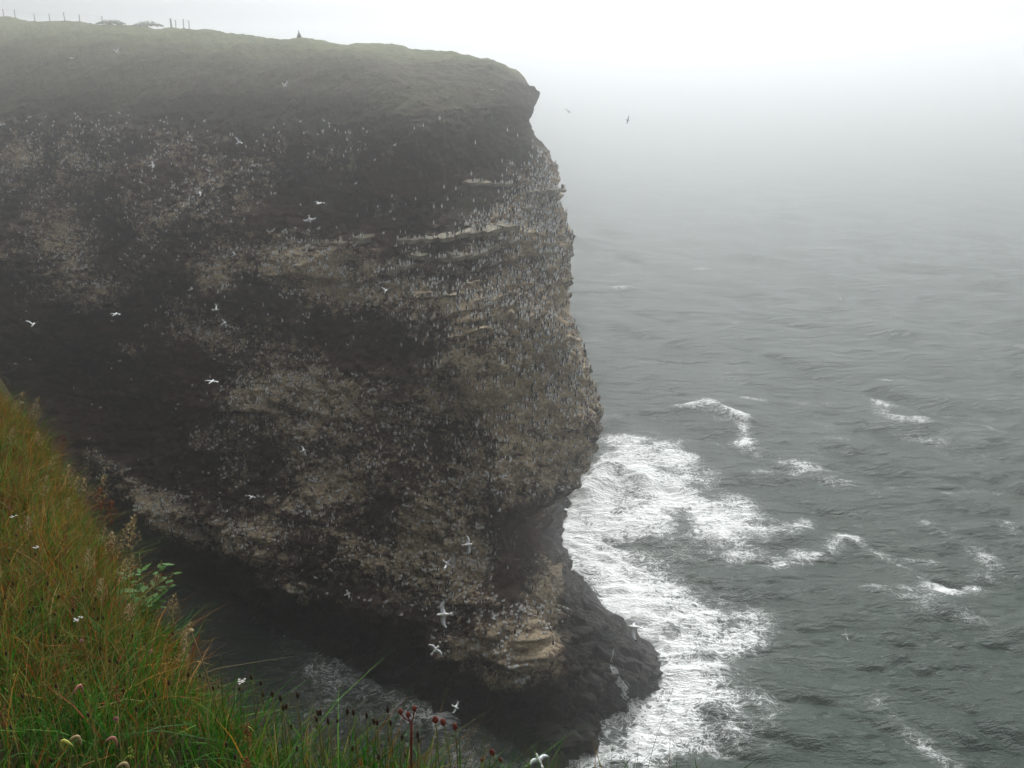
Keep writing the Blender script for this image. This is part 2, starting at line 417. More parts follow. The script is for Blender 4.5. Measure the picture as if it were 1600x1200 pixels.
P = P+N*(D+lump*.8*cl*(1-nose*.5*sstep(8, 18, z))*(1+.2*sstep(16, 5, z)))[..., None]+Nh*D1[..., None]
grassy = 1-cl
P[..., 2] += grassy*(fbm(x/9, y/9, z*0, 4)*.55+fbm(x/1.6, y/1.6, z*0+3, 3)*.22)*np.where(ci[None] > iC2, 1, .4)
P[..., 2] = np.where(tcol < .005, ZB, P[..., 2])
# trim the nose so that its outline runs where the photograph shows it
for _ in range(4):
    c0, c1 = iC2-44, iC2+120
    qx_, qy_, qd_ = project(P[:NR, c0:c1]); bins = np.arange(140, 1060, 5.0); have = np.full(len(bins), np.nan)
    kb = ((qy_-140)/5).astype(int); ok = (kb >= 0) & (kb < len(bins))
    mx_ = np.full(len(bins), -1.0); np.maximum.at(mx_, kb[ok], qx_[ok]); good = mx_ > 0
    diff = np.interp(bins, bins[good], (np.interp(bins, SIL[:, 0], SIL[:, 1])-mx_)[good])
    diff = np.convolve(np.pad(diff, 3, 'edge'), np.ones(7)/7, 'valid')
    qx_, qy_, qd_ = project(P[:NR]); fl_ = np.exp(-((ci-iC2-10)/75.0)**2)[None]
    P[:NR, :, 0] += np.interp(qy_, bins, diff)*qd_/F*fl_*sstep(1065, 1040, qy_)*.9
x, y, z = P[..., 0], P[..., 1], P[..., 2]
px1, py1, dep1 = project(P)
# pale patches, vegetation, wet rock
PALE = [(835, 280, 55, 75, 0, .95), (790, 360, 90, 40, -8, .75), (855, 330, 45, 45, 0, .8), (460, 405, 85, 38, 0, .9), (530, 440, 70, 45, 10, .7),
        (330, 435, 40, 22, -10, .85), (95, 410, 50, 70, 10, .6), (150, 465, 45, 28, 25, .7), (250, 180, 120, 30, -5, .25), (560, 200, 160, 40, 0, .25),
        (40, 290, 60, 70, 0, .4), (270, 330, 110, 30, -15, .35), (600, 325, 40, 18, -20, .5), (320, 520, 55, 35, 0, .65), (200, 545, 34, 16, 0, .5),
        (440, 590, 80, 50, 0, .6), (530, 605, 45, 30, 0, .7), (480, 660, 70, 50, 0, .65), (390, 640, 60, 40, 0, .5), (310, 690, 45, 30, 0, .45),
        (500, 770, 60, 40, 0, .5), (350, 820, 60, 40, 20, .55), (245, 795, 125, 24, 40, 1.05), (460, 930, 50, 22, 30, .75), (560, 745, 50, 40, 0, .4),
        (640, 650, 60, 60, 0, .5), (720, 600, 90, 70, 0, .6), (830, 560, 90, 80, 0, .7), (890, 610, 55, 100, 0, .75), (800, 690, 110, 60, 0, .6),
        (860, 745, 60, 45, 0, .65), (750, 470, 130, 50, 0, .7), (850, 430, 60, 60, 0, .55), (700, 760, 60, 34, 0, .5), (740, 850, 60, 40, 0, .45),
        (700, 905, 70, 55, 0, .6), (785, 965, 50, 34, 0, .65), (828, 1030, 42, 45, 0, 1.15), (852, 950, 26, 50, 0, .9), (868, 890, 22, 40, 0, .8),
        (760, 1010, 60, 32, 0, .75), (700, 1035, 70, 30, 20, .55), (590, 860, 70, 45, 0, .55), (400, 860, 60, 40, 20, .55), (660, 810, 60, 40, 0, .45),
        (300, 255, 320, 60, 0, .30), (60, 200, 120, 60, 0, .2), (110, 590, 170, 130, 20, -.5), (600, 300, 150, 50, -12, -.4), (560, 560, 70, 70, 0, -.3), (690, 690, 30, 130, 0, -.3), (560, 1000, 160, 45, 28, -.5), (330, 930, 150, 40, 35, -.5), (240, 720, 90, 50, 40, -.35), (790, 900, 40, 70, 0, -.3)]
pale = .20+.30*fbm(x/8, y/8, z/6, 3)
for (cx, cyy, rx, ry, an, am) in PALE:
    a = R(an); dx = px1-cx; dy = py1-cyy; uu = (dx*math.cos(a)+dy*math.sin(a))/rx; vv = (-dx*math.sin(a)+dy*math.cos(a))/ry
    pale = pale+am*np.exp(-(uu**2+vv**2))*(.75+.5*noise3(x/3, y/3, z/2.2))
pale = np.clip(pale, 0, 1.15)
VEG = [(820, 175, 60, 40, 0, .8), (740, 310, 70, 40, -20, .75), (520, 300, 60, 40, 0, .5), (800, 230, 60, 30, 0, .35), (640, 190, 200, 60, 0, .35), (250, 130, 300, 50, 0, .5)]
veg = sstep(.82, 1.02, tcol)+.12*noise3(x/9, y/9, z/9)
for (cx, cyy, rx, ry, an, am) in VEG:
    a = R(an); dx = px1-cx; dy = py1-cyy; uu = (dx*math.cos(a)+dy*math.sin(a))/rx; vv = (-dx*math.sin(a)+dy*math.cos(a))/ry
    veg = veg+am*np.exp(-(uu**2+vv**2))*(tcol < 1)
veg = np.clip(veg, 0, 1.2)
pale = pale*(1-np.clip(veg, 0, 1)*.8)
wline = 5.0+2.5*fbm(x/8, y/8, z*0, 2)+9*sstep(890, 960, px1)*sstep(840, 900, py1)
wet = 1-sstep(wline*.6, wline*1.3, z)
pale = pale*(1-wet*.9)
red = np.clip(.25+1.6*fbm(x/13+9, y/13, z/8, 3), 0, 1)
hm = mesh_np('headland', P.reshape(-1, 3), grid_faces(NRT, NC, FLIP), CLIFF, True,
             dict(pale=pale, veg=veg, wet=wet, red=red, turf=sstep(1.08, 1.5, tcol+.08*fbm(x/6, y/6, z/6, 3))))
headland = tag(ob('headland', hm), 'dark seabird cliff headland with grassy top and pale streaked ledges', kind='structure')

# lookup from photo pixel to cliff surface (nearest surface along that line of sight)
CS = 4
zbuf = np.full((int(H/CS)+2, int(W/CS)+2), 1e9); ibuf = np.full(zbuf.shape, -1)
Pf = P.reshape(-1, 3); qx, qy, qd = px1.ravel(), py1.ravel(), dep1.ravel()
inside = (qx > 0) & (qx < W) & (qy > 0) & (qy < H) & (qd > 5)
idx = np.nonzero(inside)[0]; idx = idx[np.argsort(-qd[idx])]
ii, jj = (qy[idx]/CS).astype(int), (qx[idx]/CS).astype(int)
zbuf[ii, jj] = qd[idx]; ibuf[ii, jj] = idx
Nv = np.zeros_like(P); dU = np.gradient(P, axis=1); dV = np.gradient(P, axis=0); Nv = np.cross(dU, dV)
Nv /= np.linalg.norm(Nv, axis=-1)[..., None]+1e-9
if FLIP: Nv = -Nv
Nf = Nv.reshape(-1, 3); Nhf = Nh.reshape(-1, 3)
def surf(px, py):
    for r_ in range(0, 12):
        a, b = int(py/CS), int(px/CS)
        sub = ibuf[max(0, a-r_):a+r_+1, max(0, b-r_):b+r_+1].ravel(); sub = sub[sub >= 0]
        if len(sub):
            j = sub[np.argmin((qx[sub]-px)**2+(qy[sub]-py)**2+.5*(qd[sub]-qd[sub].min())**2)]
            return Pf[j], Nhf[j], j
    return None, None, None

# pale bedded slabs that stand out as blocks
def block_mesh(seed):
    r_ = random.Random(seed); m = MB(); n = 5
    prof = [(-.5, -.5), (-.5, .42), (-.42, .5), (.42, .5), (.5, .42), (.5, -.38), (.4, -.5)]
    vs_ = []
    for xx in np.linspace(-.5, .5, n):
        s_ = 1-.10*(abs(xx) > .49)
        for (a, b) in prof: vs_.append((xx+r_.uniform(-.02, .02), a*s_+r_.uniform(-.06, .06), b*s_+r_.uniform(-.05, .05)))
    q = len(prof); fs_ = []
    for i in range(n-1):
        for k_ in range(q): fs_.append((i*q+k_, i*q+(k_+1) % q, (i+1)*q+(k_+1) % q, (i+1)*q+k_))
    fs_.append(tuple(range(q))[::-1]); fs_.append(tuple((n-1)*q+k_ for k_ in range(q)))
    m.add(vs_, fs_); return m.mesh('ledge_block', LEDGE, False)
BLK = [block_mesh(i) for i in range(6)]
perch = []
def ledge(poly, hpx, wpx):
    pts = [np.array(p_, float) for p_ in poly]; L = [np.linalg.norm(b-a) for a, b in zip(pts, pts[1:])]; s = 0; tot = sum(L)
    while s < tot:
        wd = random.uniform(*wpx); c = s+wd/2; r_ = c
        for a, b, l in zip(pts, pts[1:], L):
            if r_ <= l: break
            r_ -= l
        q = a+(b-a)*min(1, r_/l); ang = math.atan2(-(b-a)[1], (b-a)[0])
        S, Nn, j = surf(*q)
        if S is not None:
            sc_ = qd[j]/F; o = ob('ledge_block', random.choice(BLK), headland)
            hh_ = hpx*random.uniform(.8, 1.15)*sc_; w_ = wd*sc_*1.0
            yaw = math.atan2(Nn[1], Nn[0])+math.pi/2
            o.location = S+np.array([Nn[0], Nn[1], 0])*random.uniform(-.25, .05); o.rotation_euler = (random.uniform(-.06, .06), -ang+random.uniform(-.04, .04), yaw+random.uniform(-.12, .12))
            o.scale = (w_*.97, 2.4, hh_)
            for _ in range(3): perch.append((S[0]+Nn[0]*.75+random.uniform(-.5, .5)*w_, S[1]+Nn[1]*.75, S[2]+hh_*.5+.02, 2))
        s += wd
ledge([(622, 376), (680, 374), (740, 364), (812, 352)], 8, (16, 30))
ledge([(700, 398), (740, 396), (770, 384), (812, 368)], 7, (14, 26))
ledge([(645, 396), (700, 404), (745, 396)], 6, (14, 26))
ledge([(452, 374), (500, 378), (545, 377)], 6, (14, 24)); ledge([(560, 374), (582, 376)], 9, (18, 22))
ledge([(728, 288), (790, 284)], 5, (12, 20)); ledge([(815, 328), (840, 324)], 5, (10, 16))
ledge([(612, 424), (650, 412)], 8, (12, 20)); ledge([(820, 300), (872, 296)], 5, (10, 18))

# water running off the wet shelf
def cascade(poly, w0, w1, label, strands=7, mat=None):
    mat = mat or RUNW
    L = []
    for a, b in zip(poly, poly[1:]):
        for s in np.linspace(0, 1, 7, endpoint=False): L.append((a[0]+(b[0]-a[0])*s, a[1]+(b[1]-a[1])*s))
    pts = [surf(*q)[0] for q in L]; pts = np.array([p_ for p_ in pts if p_ is not None]); pts = _smooth(pts, 30, 0)
    V, Fc = [], []; n = len(pts)
    for _ in range(strands):
        ph, amp, ww, base = random.uniform(0, 6), random.uniform(.3, 1.0), random.uniform(.35, 1.0), len(V); k0 = int(n*random.uniform(0, .25))
        for i in range(k0, n):
            p_ = pts[i]; tow = np.array([0, 0, CAMZ])-p_; tow /= np.linalg.norm(tow)
            d = pts[min(i+1, n-1)]-pts[max(i-1, 0)]; sd_ = np.cross(d, tow); sd_ /= np.linalg.norm(sd_)+1e-9
            w_ = w0+(w1-w0)*i/n; c_ = p_+tow*.20+sd_*w_*amp*math.sin(ph+i*.22)
            hw = w_*.30*ww*random.uniform(.7, 1.3)
            V += [c_-sd_*hw-tow*.12, c_+tow*.03, c_+sd_*hw-tow*.12]
        m_ = n-k0; f = grid_faces(m_, 3)+base; Fc.append(f)
    m = mesh_np('water_cascade', np.array(V), np.concatenate(Fc), mat)
    return tag(ob('water_cascade', m), label, 'cascade')
cascade([(952, 1036), (962, 1050), (972, 1068), (984, 1088), (996, 1110)], .22, .75, 'white water pouring down the wet rock toe into foam')
cascade([(979, 1062), (990, 1082), (1000, 1100)], .08, .16, 'thin trickle just right of the larger white rock cascade', 2)
cascade([(958, 1010), (959, 1026), (954, 1036)], .10, .16, 'small thread of water feeding the white cascade from above', 2)
cascade([(936, 984), (948, 996), (962, 1004)], .35, .25, 'grey puddle of water lying on the dark rock shelf', 5, POOL)
cascade([(926, 918), (940, 930), (956, 938)], .3, .2, 'white foam wash left on the upper rock shelf edge', 5)

# ------------------------------------------------------------------ the sea
prow = np.concatenate([np.linspace(1330, 240, 540), np.linspace(238, 74, 60)])
vv = (H/2-prow)/F; Yr = CAMZ*(CT+vv*ST)/(ST-vv*CT)
Yr = np.concatenate([[-14, 5, 20, 30], Yr[Yr > 36]])
uc = np.concatenate([-np.geomspace(8, .56, 22)[:-1], np.linspace(-.56, .58, 600), np.geomspace(.58, 8, 26)[1:]])
Dp = Yr*CT+CAMZ*ST
X = uc[None]*Dp[:, None]; Y = Yr[:, None]*np.ones_like(X); Z = np.zeros_like(X)
cell = np.gradient(Yr)[:, None]
DX = np.zeros_like(X); DY = np.zeros_like(X); slope = np.zeros_like(X)
wr = np.random.default_rng(5)
for i in range(44):
    lam = 2.2*(34/2.2)**(wr.random()**1.7); th = R(-112)+wr.normal()*.48
    kx, ky = math.cos(th)*2*math.pi/lam, math.sin(th)*2*math.pi/lam; ph = wr.random()*6.28
    A = .0165*lam**.92*(.6+.8*wr.random()); fd = sstep(.28, .12, cell/lam)
    patch = .6+.8*noise3(X/40+i*3.1, Y/40, Z+i)
    a = (kx*X+ky*Y)+ph+1.3*noise3(X/25, Y/25, Z+i*2.2)
    Z += A*fd*patch*np.sin(a); c_ = A*fd*patch*np.cos(a)*.8
    DX += c_*math.cos(th); DY += c_*math.sin(th)
wave = Z.copy()
Z += fbm(X/2.3, Y/2.0, Z*0, 3)*.10*sstep(1.2, .4, cell)
# foam strokes: photographed positions laid out on the water plane
def seg_d(poly, wpx):
    pts = [at_z(a, b) for a, b in poly]; best = np.full(X.shape, 1e9)
    for a, b in zip(pts, pts[1:]):
        ab = (b-a)[:2]; l2 = ab@ab+1e-9
        t_ = np.clip(((X-a[0])*ab[0]+(Y-a[1])*ab[1])/l2, 0, 1)
        best = np.minimum(best, np.hypot(X-a[0]-t_*ab[0], Y-a[1]-t_*ab[1]))
    w_ = wpx*np.mean([np.linalg.norm(p_-np.array([0, 0, CAMZ])) for p_ in pts])/F
    return np.exp(-(best/w_)**2)
wob = 1+.9*fbm(X/5, Y/5, Z*0+2, 4)
foamd = np.zeros_like(X)
STR = [([(870, 860), (900, 790), (960, 735), (1000, 760)], 50, .95), ([(905, 800), (980, 820), (1080, 820)], 66, .80), ([(905, 870), (980, 900), (1040, 960)], 50, .95),
       ([(1040, 960), (1090, 985), (1150, 960)], 50, .50), ([(960, 930), (1030, 1000), (1060, 1060)], 34, .85), ([(1080, 1060), (1120, 1030), (1170, 1000)], 40, .42),
       ([(1000, 1110), (1080, 1090), (1180, 1110)], 46, .50), ([(880, 1190), (960, 1150), (1050, 1130)], 34, .72), ([(1000, 1180), (1090, 1160), (1150, 1150)], 34, .45),
       ([(940, 690), (1010, 690), (1060, 720)], 22, .65), ([(1070, 780), (1130, 790), (1150, 820)], 40, .62), ([(1010, 715), (1090, 740)], 30, .42),
       ([(1060, 640), (1105, 630), (1160, 655)], 7, .85), ([(1160, 655), (1170, 692)], 6, .6), ([(1100, 640), (1120, 655)], 14, .35), ([(1165, 690), (1185, 710), (1230, 722)], 8, .55),
       ([(1180, 740), (1260, 738)], 8, .42), ([(1260, 728), (1340, 745), (1420, 760)], 6, .45), ([(1165, 625), (1190, 628)], 6, .6), ([(1245, 632), (1300, 632)], 5, .4),
       ([(1370, 592), (1420, 600)], 4, .6), ([(1350, 620), (1390, 635), (1375, 650)], 9, .5), ([(1400, 675), (1470, 690)], 5, .35), ([(1510, 660), (1548, 670)], 6, .6),
       ([(1480, 772), (1540, 762), (1600, 768)], 7, .55), ([(1290, 755), (1330, 765)], 6, .4), ([(1140, 850), (1200, 845), (1240, 850)], 14, .55), ([(1245, 825), (1255, 812)], 7, 1.0),
       ([(1220, 888), (1290, 865), (1320, 838)], 9, .75), ([(1150, 870), (1180, 866)], 7, .5), ([(1320, 840), (1380, 872), (1440, 905), (1480, 935)], 8, .65), ([(1410, 930), (1480, 930)], 10, .3),
       ([(1480, 930), (1530, 915), (1550, 885), (1540, 870)], 9, .7), ([(1560, 815), (1600, 845)], 9, .5), ([(1420, 872), (1460, 880)], 5, .5), ([(1470, 830), (1520, 850)], 12, .35),
       ([(1380, 1092), (1400, 1120), (1440, 1160), (1480, 1192)], 12, .52), ([(1060, 690), (1120, 690)], 10, .4), ([(1420, 810), (1440, 818)], 6, .4), ([(1000, 700), (1040, 780)], 30, .45),
       ([(300, 960), (370, 965)], 22, .42), ([(405, 985), (430, 1000)], 14, .62), ([(450, 1025), (510, 1035), (545, 1060)], 14, .42), ([(590, 1080), (640, 1098), (690, 1120)], 15, .72),
       ([(630, 1130), (700, 1150), (720, 1190)], 26, .5), ([(480, 1050), (560, 1075)], 16, .32), ([(520, 1110), (600, 1130)], 12, .3)]
brk = np.clip(.55+1.5*fbm(X/2.6, Y/3.2, Z*0+6, 4), .05, 1.5)
for poly, wp, am in STR:
    if poly[0][0] < 800: am *= .45  # gully foam made fainter: the shade over it is put into its amount
    if wp < 15: foamd += .50*am*seg_d(poly, wp*2.6)*np.clip(wob, .3, 1.5)+.24*am*seg_d(poly, wp*.7)*brk
    else: foamd += .66*am*seg_d(poly, wp*1.42)*np.clip(wob, .35, 1.6)
foamd = np.where(foamd > .6, .6+.34*np.tanh((foamd-.6)/.5), foamd)
lowf = fbm(X/30, Y/42, Z*0+5, 3)
foamd += .22*sstep(.1, .5, lowf)*sstep(450, 150, Y)
cap = sstep(.55, 1.05, wave+.5*fbm(X/9, Y/9, Z*0+8, 3))*sstep(.0, .35, fbm(X/16, Y/16, Z*0+4, 2))
foamd = np.clip(foamd+.36*cap, 0, 1.05)
# the breaker heaving up against the rock
Z += 2.0*seg_d([(915, 775), (955, 742), (1000, 757)], 26)+.9*seg_d([(1060, 642), (1105, 634), (1160, 657)], 14)+.5*seg_d([(1230, 880), (1320, 850), (1440, 915)], 18)
Z += np.clip(foamd, 0, 1)*fbm(X/1.1, Y/1.1, Z*0+1, 3)*.22*sstep(1.0, .3, cell)
shelter = 1-.65*sstep(-2, -18, X)*sstep(100, 80, Y)
Z *= shelter; Z = np.maximum(Z, -1.8)
SV = np.stack([X-DX, Y-DY, Z], -1)
sea = ob('sea', mesh_np('sea', SV.reshape(-1, 3), grid_faces(len(Yr), len(uc)), SEA, True, dict(foam=foamd, clear=sstep(4, -8, X)*sstep(112, 92, Y))))  # clear: mask of the gully where shade is painted into the water colour
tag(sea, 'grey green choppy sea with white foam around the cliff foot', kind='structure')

# ------------------------------------------------------------------ the near grassy slope
EDGE = np.array([(140, -70), (60, -30), (20, -6.5), (6, .6), (2.2, 1.9), (.12, 2.42), (-.60, 2.58), (-1.2, 2.88), (-1.68, 3.40), (-2.12, 4.05), (-2.85, 5.1), (-3.75, 6.4), (-5.6, 9.4),
                 (-9, 14.5), (-30, 38), (-75, 80), (-110, 122), (-150, 150)], float)
seglen = np.concatenate([[0], np.cumsum(np.linalg.norm(np.diff(EDGE, axis=0), axis=1))])
def ztop(x, y): return CAMZ-1.66-.95*(1-np.exp(-np.maximum(y, 0)/2.2))-.105*np.clip(y-1.6, 0, 8)+.05*np.maximum(-y, 0)-.02*np.abs(x)*(np.abs(x) < 40)
a0, a1 = seglen[3], seglen[12]
av = np.concatenate([np.linspace(0, a0, 14, endpoint=False), np.linspace(a0, a1, 240, endpoint=False), np.linspace(a1, seglen[-1], 60)])
def edge_at(a):
    h_ = .25
    f = lambda q: np.stack([np.interp(q, seglen, EDGE[:, 0]), np.interp(q, seglen, EDGE[:, 1])], -1)
    E = sum(f(a+o_*h_) for o_ in (-1, -.5, 0, .5, 1))/5; E = E+(.16*noise3(a/.55, a*0+3, a*0)+.10*noise3(a/.22, a*0+8, a*0))[..., None]*np.array([.6, .8])
    T = f(a+.5)-f(a-.5); T /= np.linalg.norm(T, axis=-1)[..., None]+1e-9
    return E, np.stack([-T[..., 1], T[..., 0]], -1)
PO = np.array([0, .15, .4, .7, 1.2, 3, 6, 13]); PD = np.array([.02, .12, .45, 1.2, 4, 16, 32, 63])
def slope_pt(a, b):                                  # b > 0 inland, b < 0 over the edge
    E, n_ = edge_at(a); xy = E+n_*b[..., None]
    zt = ztop(xy[..., 0], xy[..., 1])+.07*noise3(xy[..., 0]/.7, xy[..., 1]/.7, xy[..., 0]*0)+.16*noise3(xy[..., 0]/.9, xy[..., 1]/.9, xy[..., 0]*0+4)
    zt = zt-np.interp(-b, PO, PD)*(b < 0)-.10*np.exp(-np.abs(b)/.25)*(b >= 0)
    return np.concatenate([xy, zt[..., None]], -1)
bv = np.concatenate([[-13, -9, -6, -4, -3, -2, -1.2, -.9, -.7, -.5, -.4, -.3, -.2, -.1], np.linspace(0, 6, 60), np.geomspace(6.5, 90, 14)])
SP = slope_pt(np.repeat(av[None], len(bv), 0), np.repeat(bv[:, None], len(av), 1))
deep = bv[:, None] < -1.5
SP[..., :2] += (deep*fbm(SP[..., 0]/6, SP[..., 1]/6, SP[..., 2]/6, 3)*1.2)[..., None]
SP[..., 2] = np.maximum(SP[..., 2], -2.0)
slope_o = ob('grassy_slope', mesh_np('grassy_slope', SP.reshape(-1, 3), grid_faces(len(bv), len(av)), SOIL))
tag(slope_o, 'grassy clifftop slope in the near left corner', kind='structure')
slope_o['label'] = 'grassy clifftop slope in the near left corner'

def blades(name, n, amin, amax, bmin, bmax, hmin, hmax, wid, palette, seed, lean=.35, label=''):
    r_ = np.random.default_rng(seed)
    a = r_.uniform(amin, amax, n*2); b = bmin+(bmax-bmin)*r_.random(n*2)**1.15
    root = slope_pt(a, b); px, py, dp = project(root)
    keep = (px > -250) & (px < 1100) & (py < 1500) & (dp > .8); root = root[keep][:n]; a = a[keep][:n]; n = len(root)
    clump = noise3(root[:, 0]/.35, root[:, 1]/.35, root[:, 0]*0+seed)
    hgt = (hmin+(hmax-hmin)*r_.random(n)**1.6)*(1+.9*clump)
    az = r_.uniform(0, 2*math.pi, n); ln = lean*r_.random(n)+.08
    dirx = np.cos(az)*ln+.12; diry = np.sin(az)*ln
    wv_ = wid*r_.uniform(.5, 1.8, n); pa = r_.uniform(0, 2*math.pi, n); sx, sy = np.cos(pa), np.sin(pa)
    S = 4; V = np.zeros((n, S*2-1, 3)); curl = r_.uniform(.6, 2.4, n)
    for i in range(S):
        q = i/(S-1); hz = hgt*(q-.28*ln*curl*q*q); of = hgt*(q**1.9)*curl*.8
        c = root+np.stack([dirx*of, diry*of, hz], -1)
        if i < S-1:
            ww = wv_*(1-.55*q)/2
            V[:, i*2] = c+np.stack([sx*ww, sy*ww, 0*ww], -1); V[:, i*2+1] = c-np.stack([sx*ww, sy*ww, 0*ww], -1)
        else: V[:, -1] = c
    b0 = np.arange(n)[:, None]*(S*2-1)
    q4 = np.concatenate([b0+np.array([[i*2, i*2+1, i*2+3, i*2+2]]) for i in range(S-2)]); t3 = b0+np.array([[S*2-4, S*2-3, S*2-2]])
    pal = np.array([c_ for c_, _ in palette]); dist = np.hypot(root[:, 0], root[:, 1])
    far = np.clip((dist-2.7)/2.4+1.1*noise3(root[:, 0]/.45, root[:, 1]/.45, root[:, 0]*0+9), 0, 1)
    w_near = np.array([w_[0] for _, w_ in palette]); w_far = np.array([w_[1] for _, w_ in palette])
    wts = w_near[None]*(1-far[:, None])+w_far[None]*far[:, None]; cum = np.cumsum(wts/wts.sum(1)[:, None], 1)
    pick = np.minimum((r_.random(n)[:, None] > cum).sum(1), len(pal)-1)
    col = pal[pick]*r_.uniform(.5, 1.6, n)[:, None]
    cc = np.repeat(col[:, None], S*2-1, 1); cc = np.concatenate([cc, np.ones((n, S*2-1, 1))], -1)
    o = ob(name, mesh_np(name, V.reshape(-1, 3), [q4, t3], BLADE, True, None, dict(tint=cc.reshape(-1, 4))))
    return tag(o, label, 'grass', kind='stuff')
G = [((.022, .100, .007), (.62, .16)), ((.060, .155, .012), (.24, .16)), ((.125, .145, .028), (.07, .24)), ((.25, .13, .020), (.04, .22)), ((.19, .062, .012), (.02, .22)), ((.26, .20, .085), (.01, .04))]
av0, av1 = seglen[4], seglen[12]
blades('meadow_grass', 52000, av0, av1, -.5, 3.2, .08, .36, .0055, G, 3, .75, 'green and ochre grass covering the near slope')
blades('edge_tuft_grass', 11000, seglen[8], seglen[12], -.75, .35, .10, .34, .0045, [(c_, (w_[1]*.7, w_[1])) for c_, w_ in G], 6, .8, 'ragged ochre tufts hanging over the outline of the slope')
GT = [((.10, .13, .03), (.5, .3)), ((.24, .18, .07), (.3, .4)), ((.20, .09, .03), (.2, .3))]
blades('tall_thin_grass', 7000, av0, av1, -.25, 3.0, .28, .48, .0022, GT, 4, .35, 'thin taller grass stalks rising from the near slope')

# ------------------------------------------------------------------ plants on the slope
def stem_curve(h, bend, az, n=6):
    return [Vector((math.cos(az)*bend*(q/(n-1))**2, math.sin(az)*bend*(q/(n-1))**2, h*q/(n-1))) for q in range(n)]
def ellipsoid(m, c, r, L, n=6, rows=6, axis=Vector((0, 0, 1)), jit=0):
    pts = []; rad = []
    for i in range(rows+1):
        q = i/rows; pts.append(Vector(c)+axis*(q-.5)*L); rad.append(max(.0004, r*math.sin(math.pi*min(.97, max(.04, q)))**.6*(1+random.uniform(-jit, jit))))
    m.tube(pts, rad, n)
def part(root, name, m, mat, smooth=True): return ob(name, m.mesh(name, mat, smooth), root)
def empty(name, loc=(0, 0, 0)):
    o = bpy.data.objects.new(name, None); COL.objects.link(o); o.location = loc; o.empty_display_size = .1; return o
def proto_plantain(h, bend, az, mat, r_=.0046, L=.022):
    e_ = empty('plantain'); pts = stem_curve(h, bend, az); m = MB(); m.tube(pts, [.0016]*5+[.0012], 4); part(e_, 'stem', m, STEM)
    m = MB(); d = (pts[-1]-pts[-2]).normalized(); ellipsoid(m, pts[-1]+d*L*.35, r_, L, 7, 6, d, .12); part(e_, 'seed_head', m, mat); return e_
def proto_panicle(h, bend, az, mat, n=70, spread=.045, L=.15):
    e_ = empty('flowering_grass'); pts = stem_curve(h, bend, az, 8); m = MB(); m.tube(pts, .0011, 3); part(e_, 'stem', m, DRYSTEM)
    m = MB()
    for i in range(n):
        q = 1-random.random()*L/h; k_ = q*7; i0 = min(6, int(k_)); c = pts[i0].lerp(pts[i0+1], k_-i0)
        az2 = random.random()*6.28; s_ = spread*random.random()*(1-q)*h/L*1.6+.003
        d = Vector((math.cos(az2), math.sin(az2), .9)).normalized(); c2 = c+d*s_
        a = d.cross(Vector((0, 0, 1))).normalized()*.0032
        m.add([c2-a, c2+d*.012-a*.3, c2+d*.017, c2+a, c2+d*.004+a.cross(d)*.8], [(0, 1, 2, 3), (0, 4, 3), (0, 1, 4), (4, 2, 3)])
    part(e_, 'panicle', m, mat, False); return e_
def place(e_, root, rz=None, s=1.0):
    e_.location = root; e_.rotation_euler = (0, 0, random.uniform(0, 6.28) if rz is None else rz); e_.scale = (s, s, s)
EAV = edge_at(av)
def root_for(px, py, h, lo=1.9, hi=9.0):
    best = None
    for d in np.linspace(lo, hi, 120):
        c = at_t(px, py, d); E, n_ = EAV; k_ = np.argmin(np.hypot(E[:, 0]-c[0], E[:, 1]-c[1])); b_ = np.dot(c[:2]-E[k_], n_[k_])
        if b_ < -.45: continue
        zr = float(ztop(c[0], c[1])-np.interp(-b_, PO, PD)*(b_ < 0)); err = abs((c[2]-zr)-h)
        if best is None or err < best[0]: best = (err, (c[0], c[1], zr-.01), c[2]-zr)
    return best[1], best[2]
protos = [proto_plantain(random.uniform(.26, .40), random.uniform(0, .06), random.random()*6, SEED) for _ in range(5)]
protos += [proto_plantain(random.uniform(.28, .38), random.uniform(0, .05), random.random()*6, REDBUD, .0065, .022) for _ in range(2)]
HEADS = [(12, 925), (40, 950), (60, 945), (85, 950), (113, 945), (145, 945), (150, 960), (162, 958), (100, 990), (82, 985), (45, 1000), (156, 1005), (180, 1020), (108, 1056), (86, 1065), (12, 870),
         (45, 890), (75, 905), (118, 915), (140, 930), (230, 930), (237, 915), (250, 935), (268, 985), (185, 1025), (8, 1020), (40, 1085), (60, 1100), (310, 1050), (335, 1065), (375, 1070), (388, 1015), (404, 1015), (420, 1035), (443, 1040),
         (408, 1045), (345, 1070), (432, 1060), (440, 1090), (461, 1045), (492, 1055), (497, 1060), (512, 1062), (540, 1067), (551, 1075), (570, 1110), (525, 1120), (606, 1090), (612, 1120), (618, 1128), (590, 1120), (594, 1125), (650, 1138),
         (455, 1125), (501, 1115), (545, 1145), (482, 1130), (548, 1160), (600, 1150), (610, 1158), (640, 1165), (655, 1150), (590, 1175), (350, 1155), (365, 1175), (460, 1165), (90, 1170), (20, 1130), (135, 1110), (190, 1075), (210, 1100), (245, 1075), (260, 1060),
         (28, 830), (55, 860), (20, 905), (70, 930), (92, 925), (120, 880), (205, 985), (222, 1003), (290, 1045), (715, 1110), (760, 1160), (780, 1165), (735, 1185), (800, 1180)]
used = set()
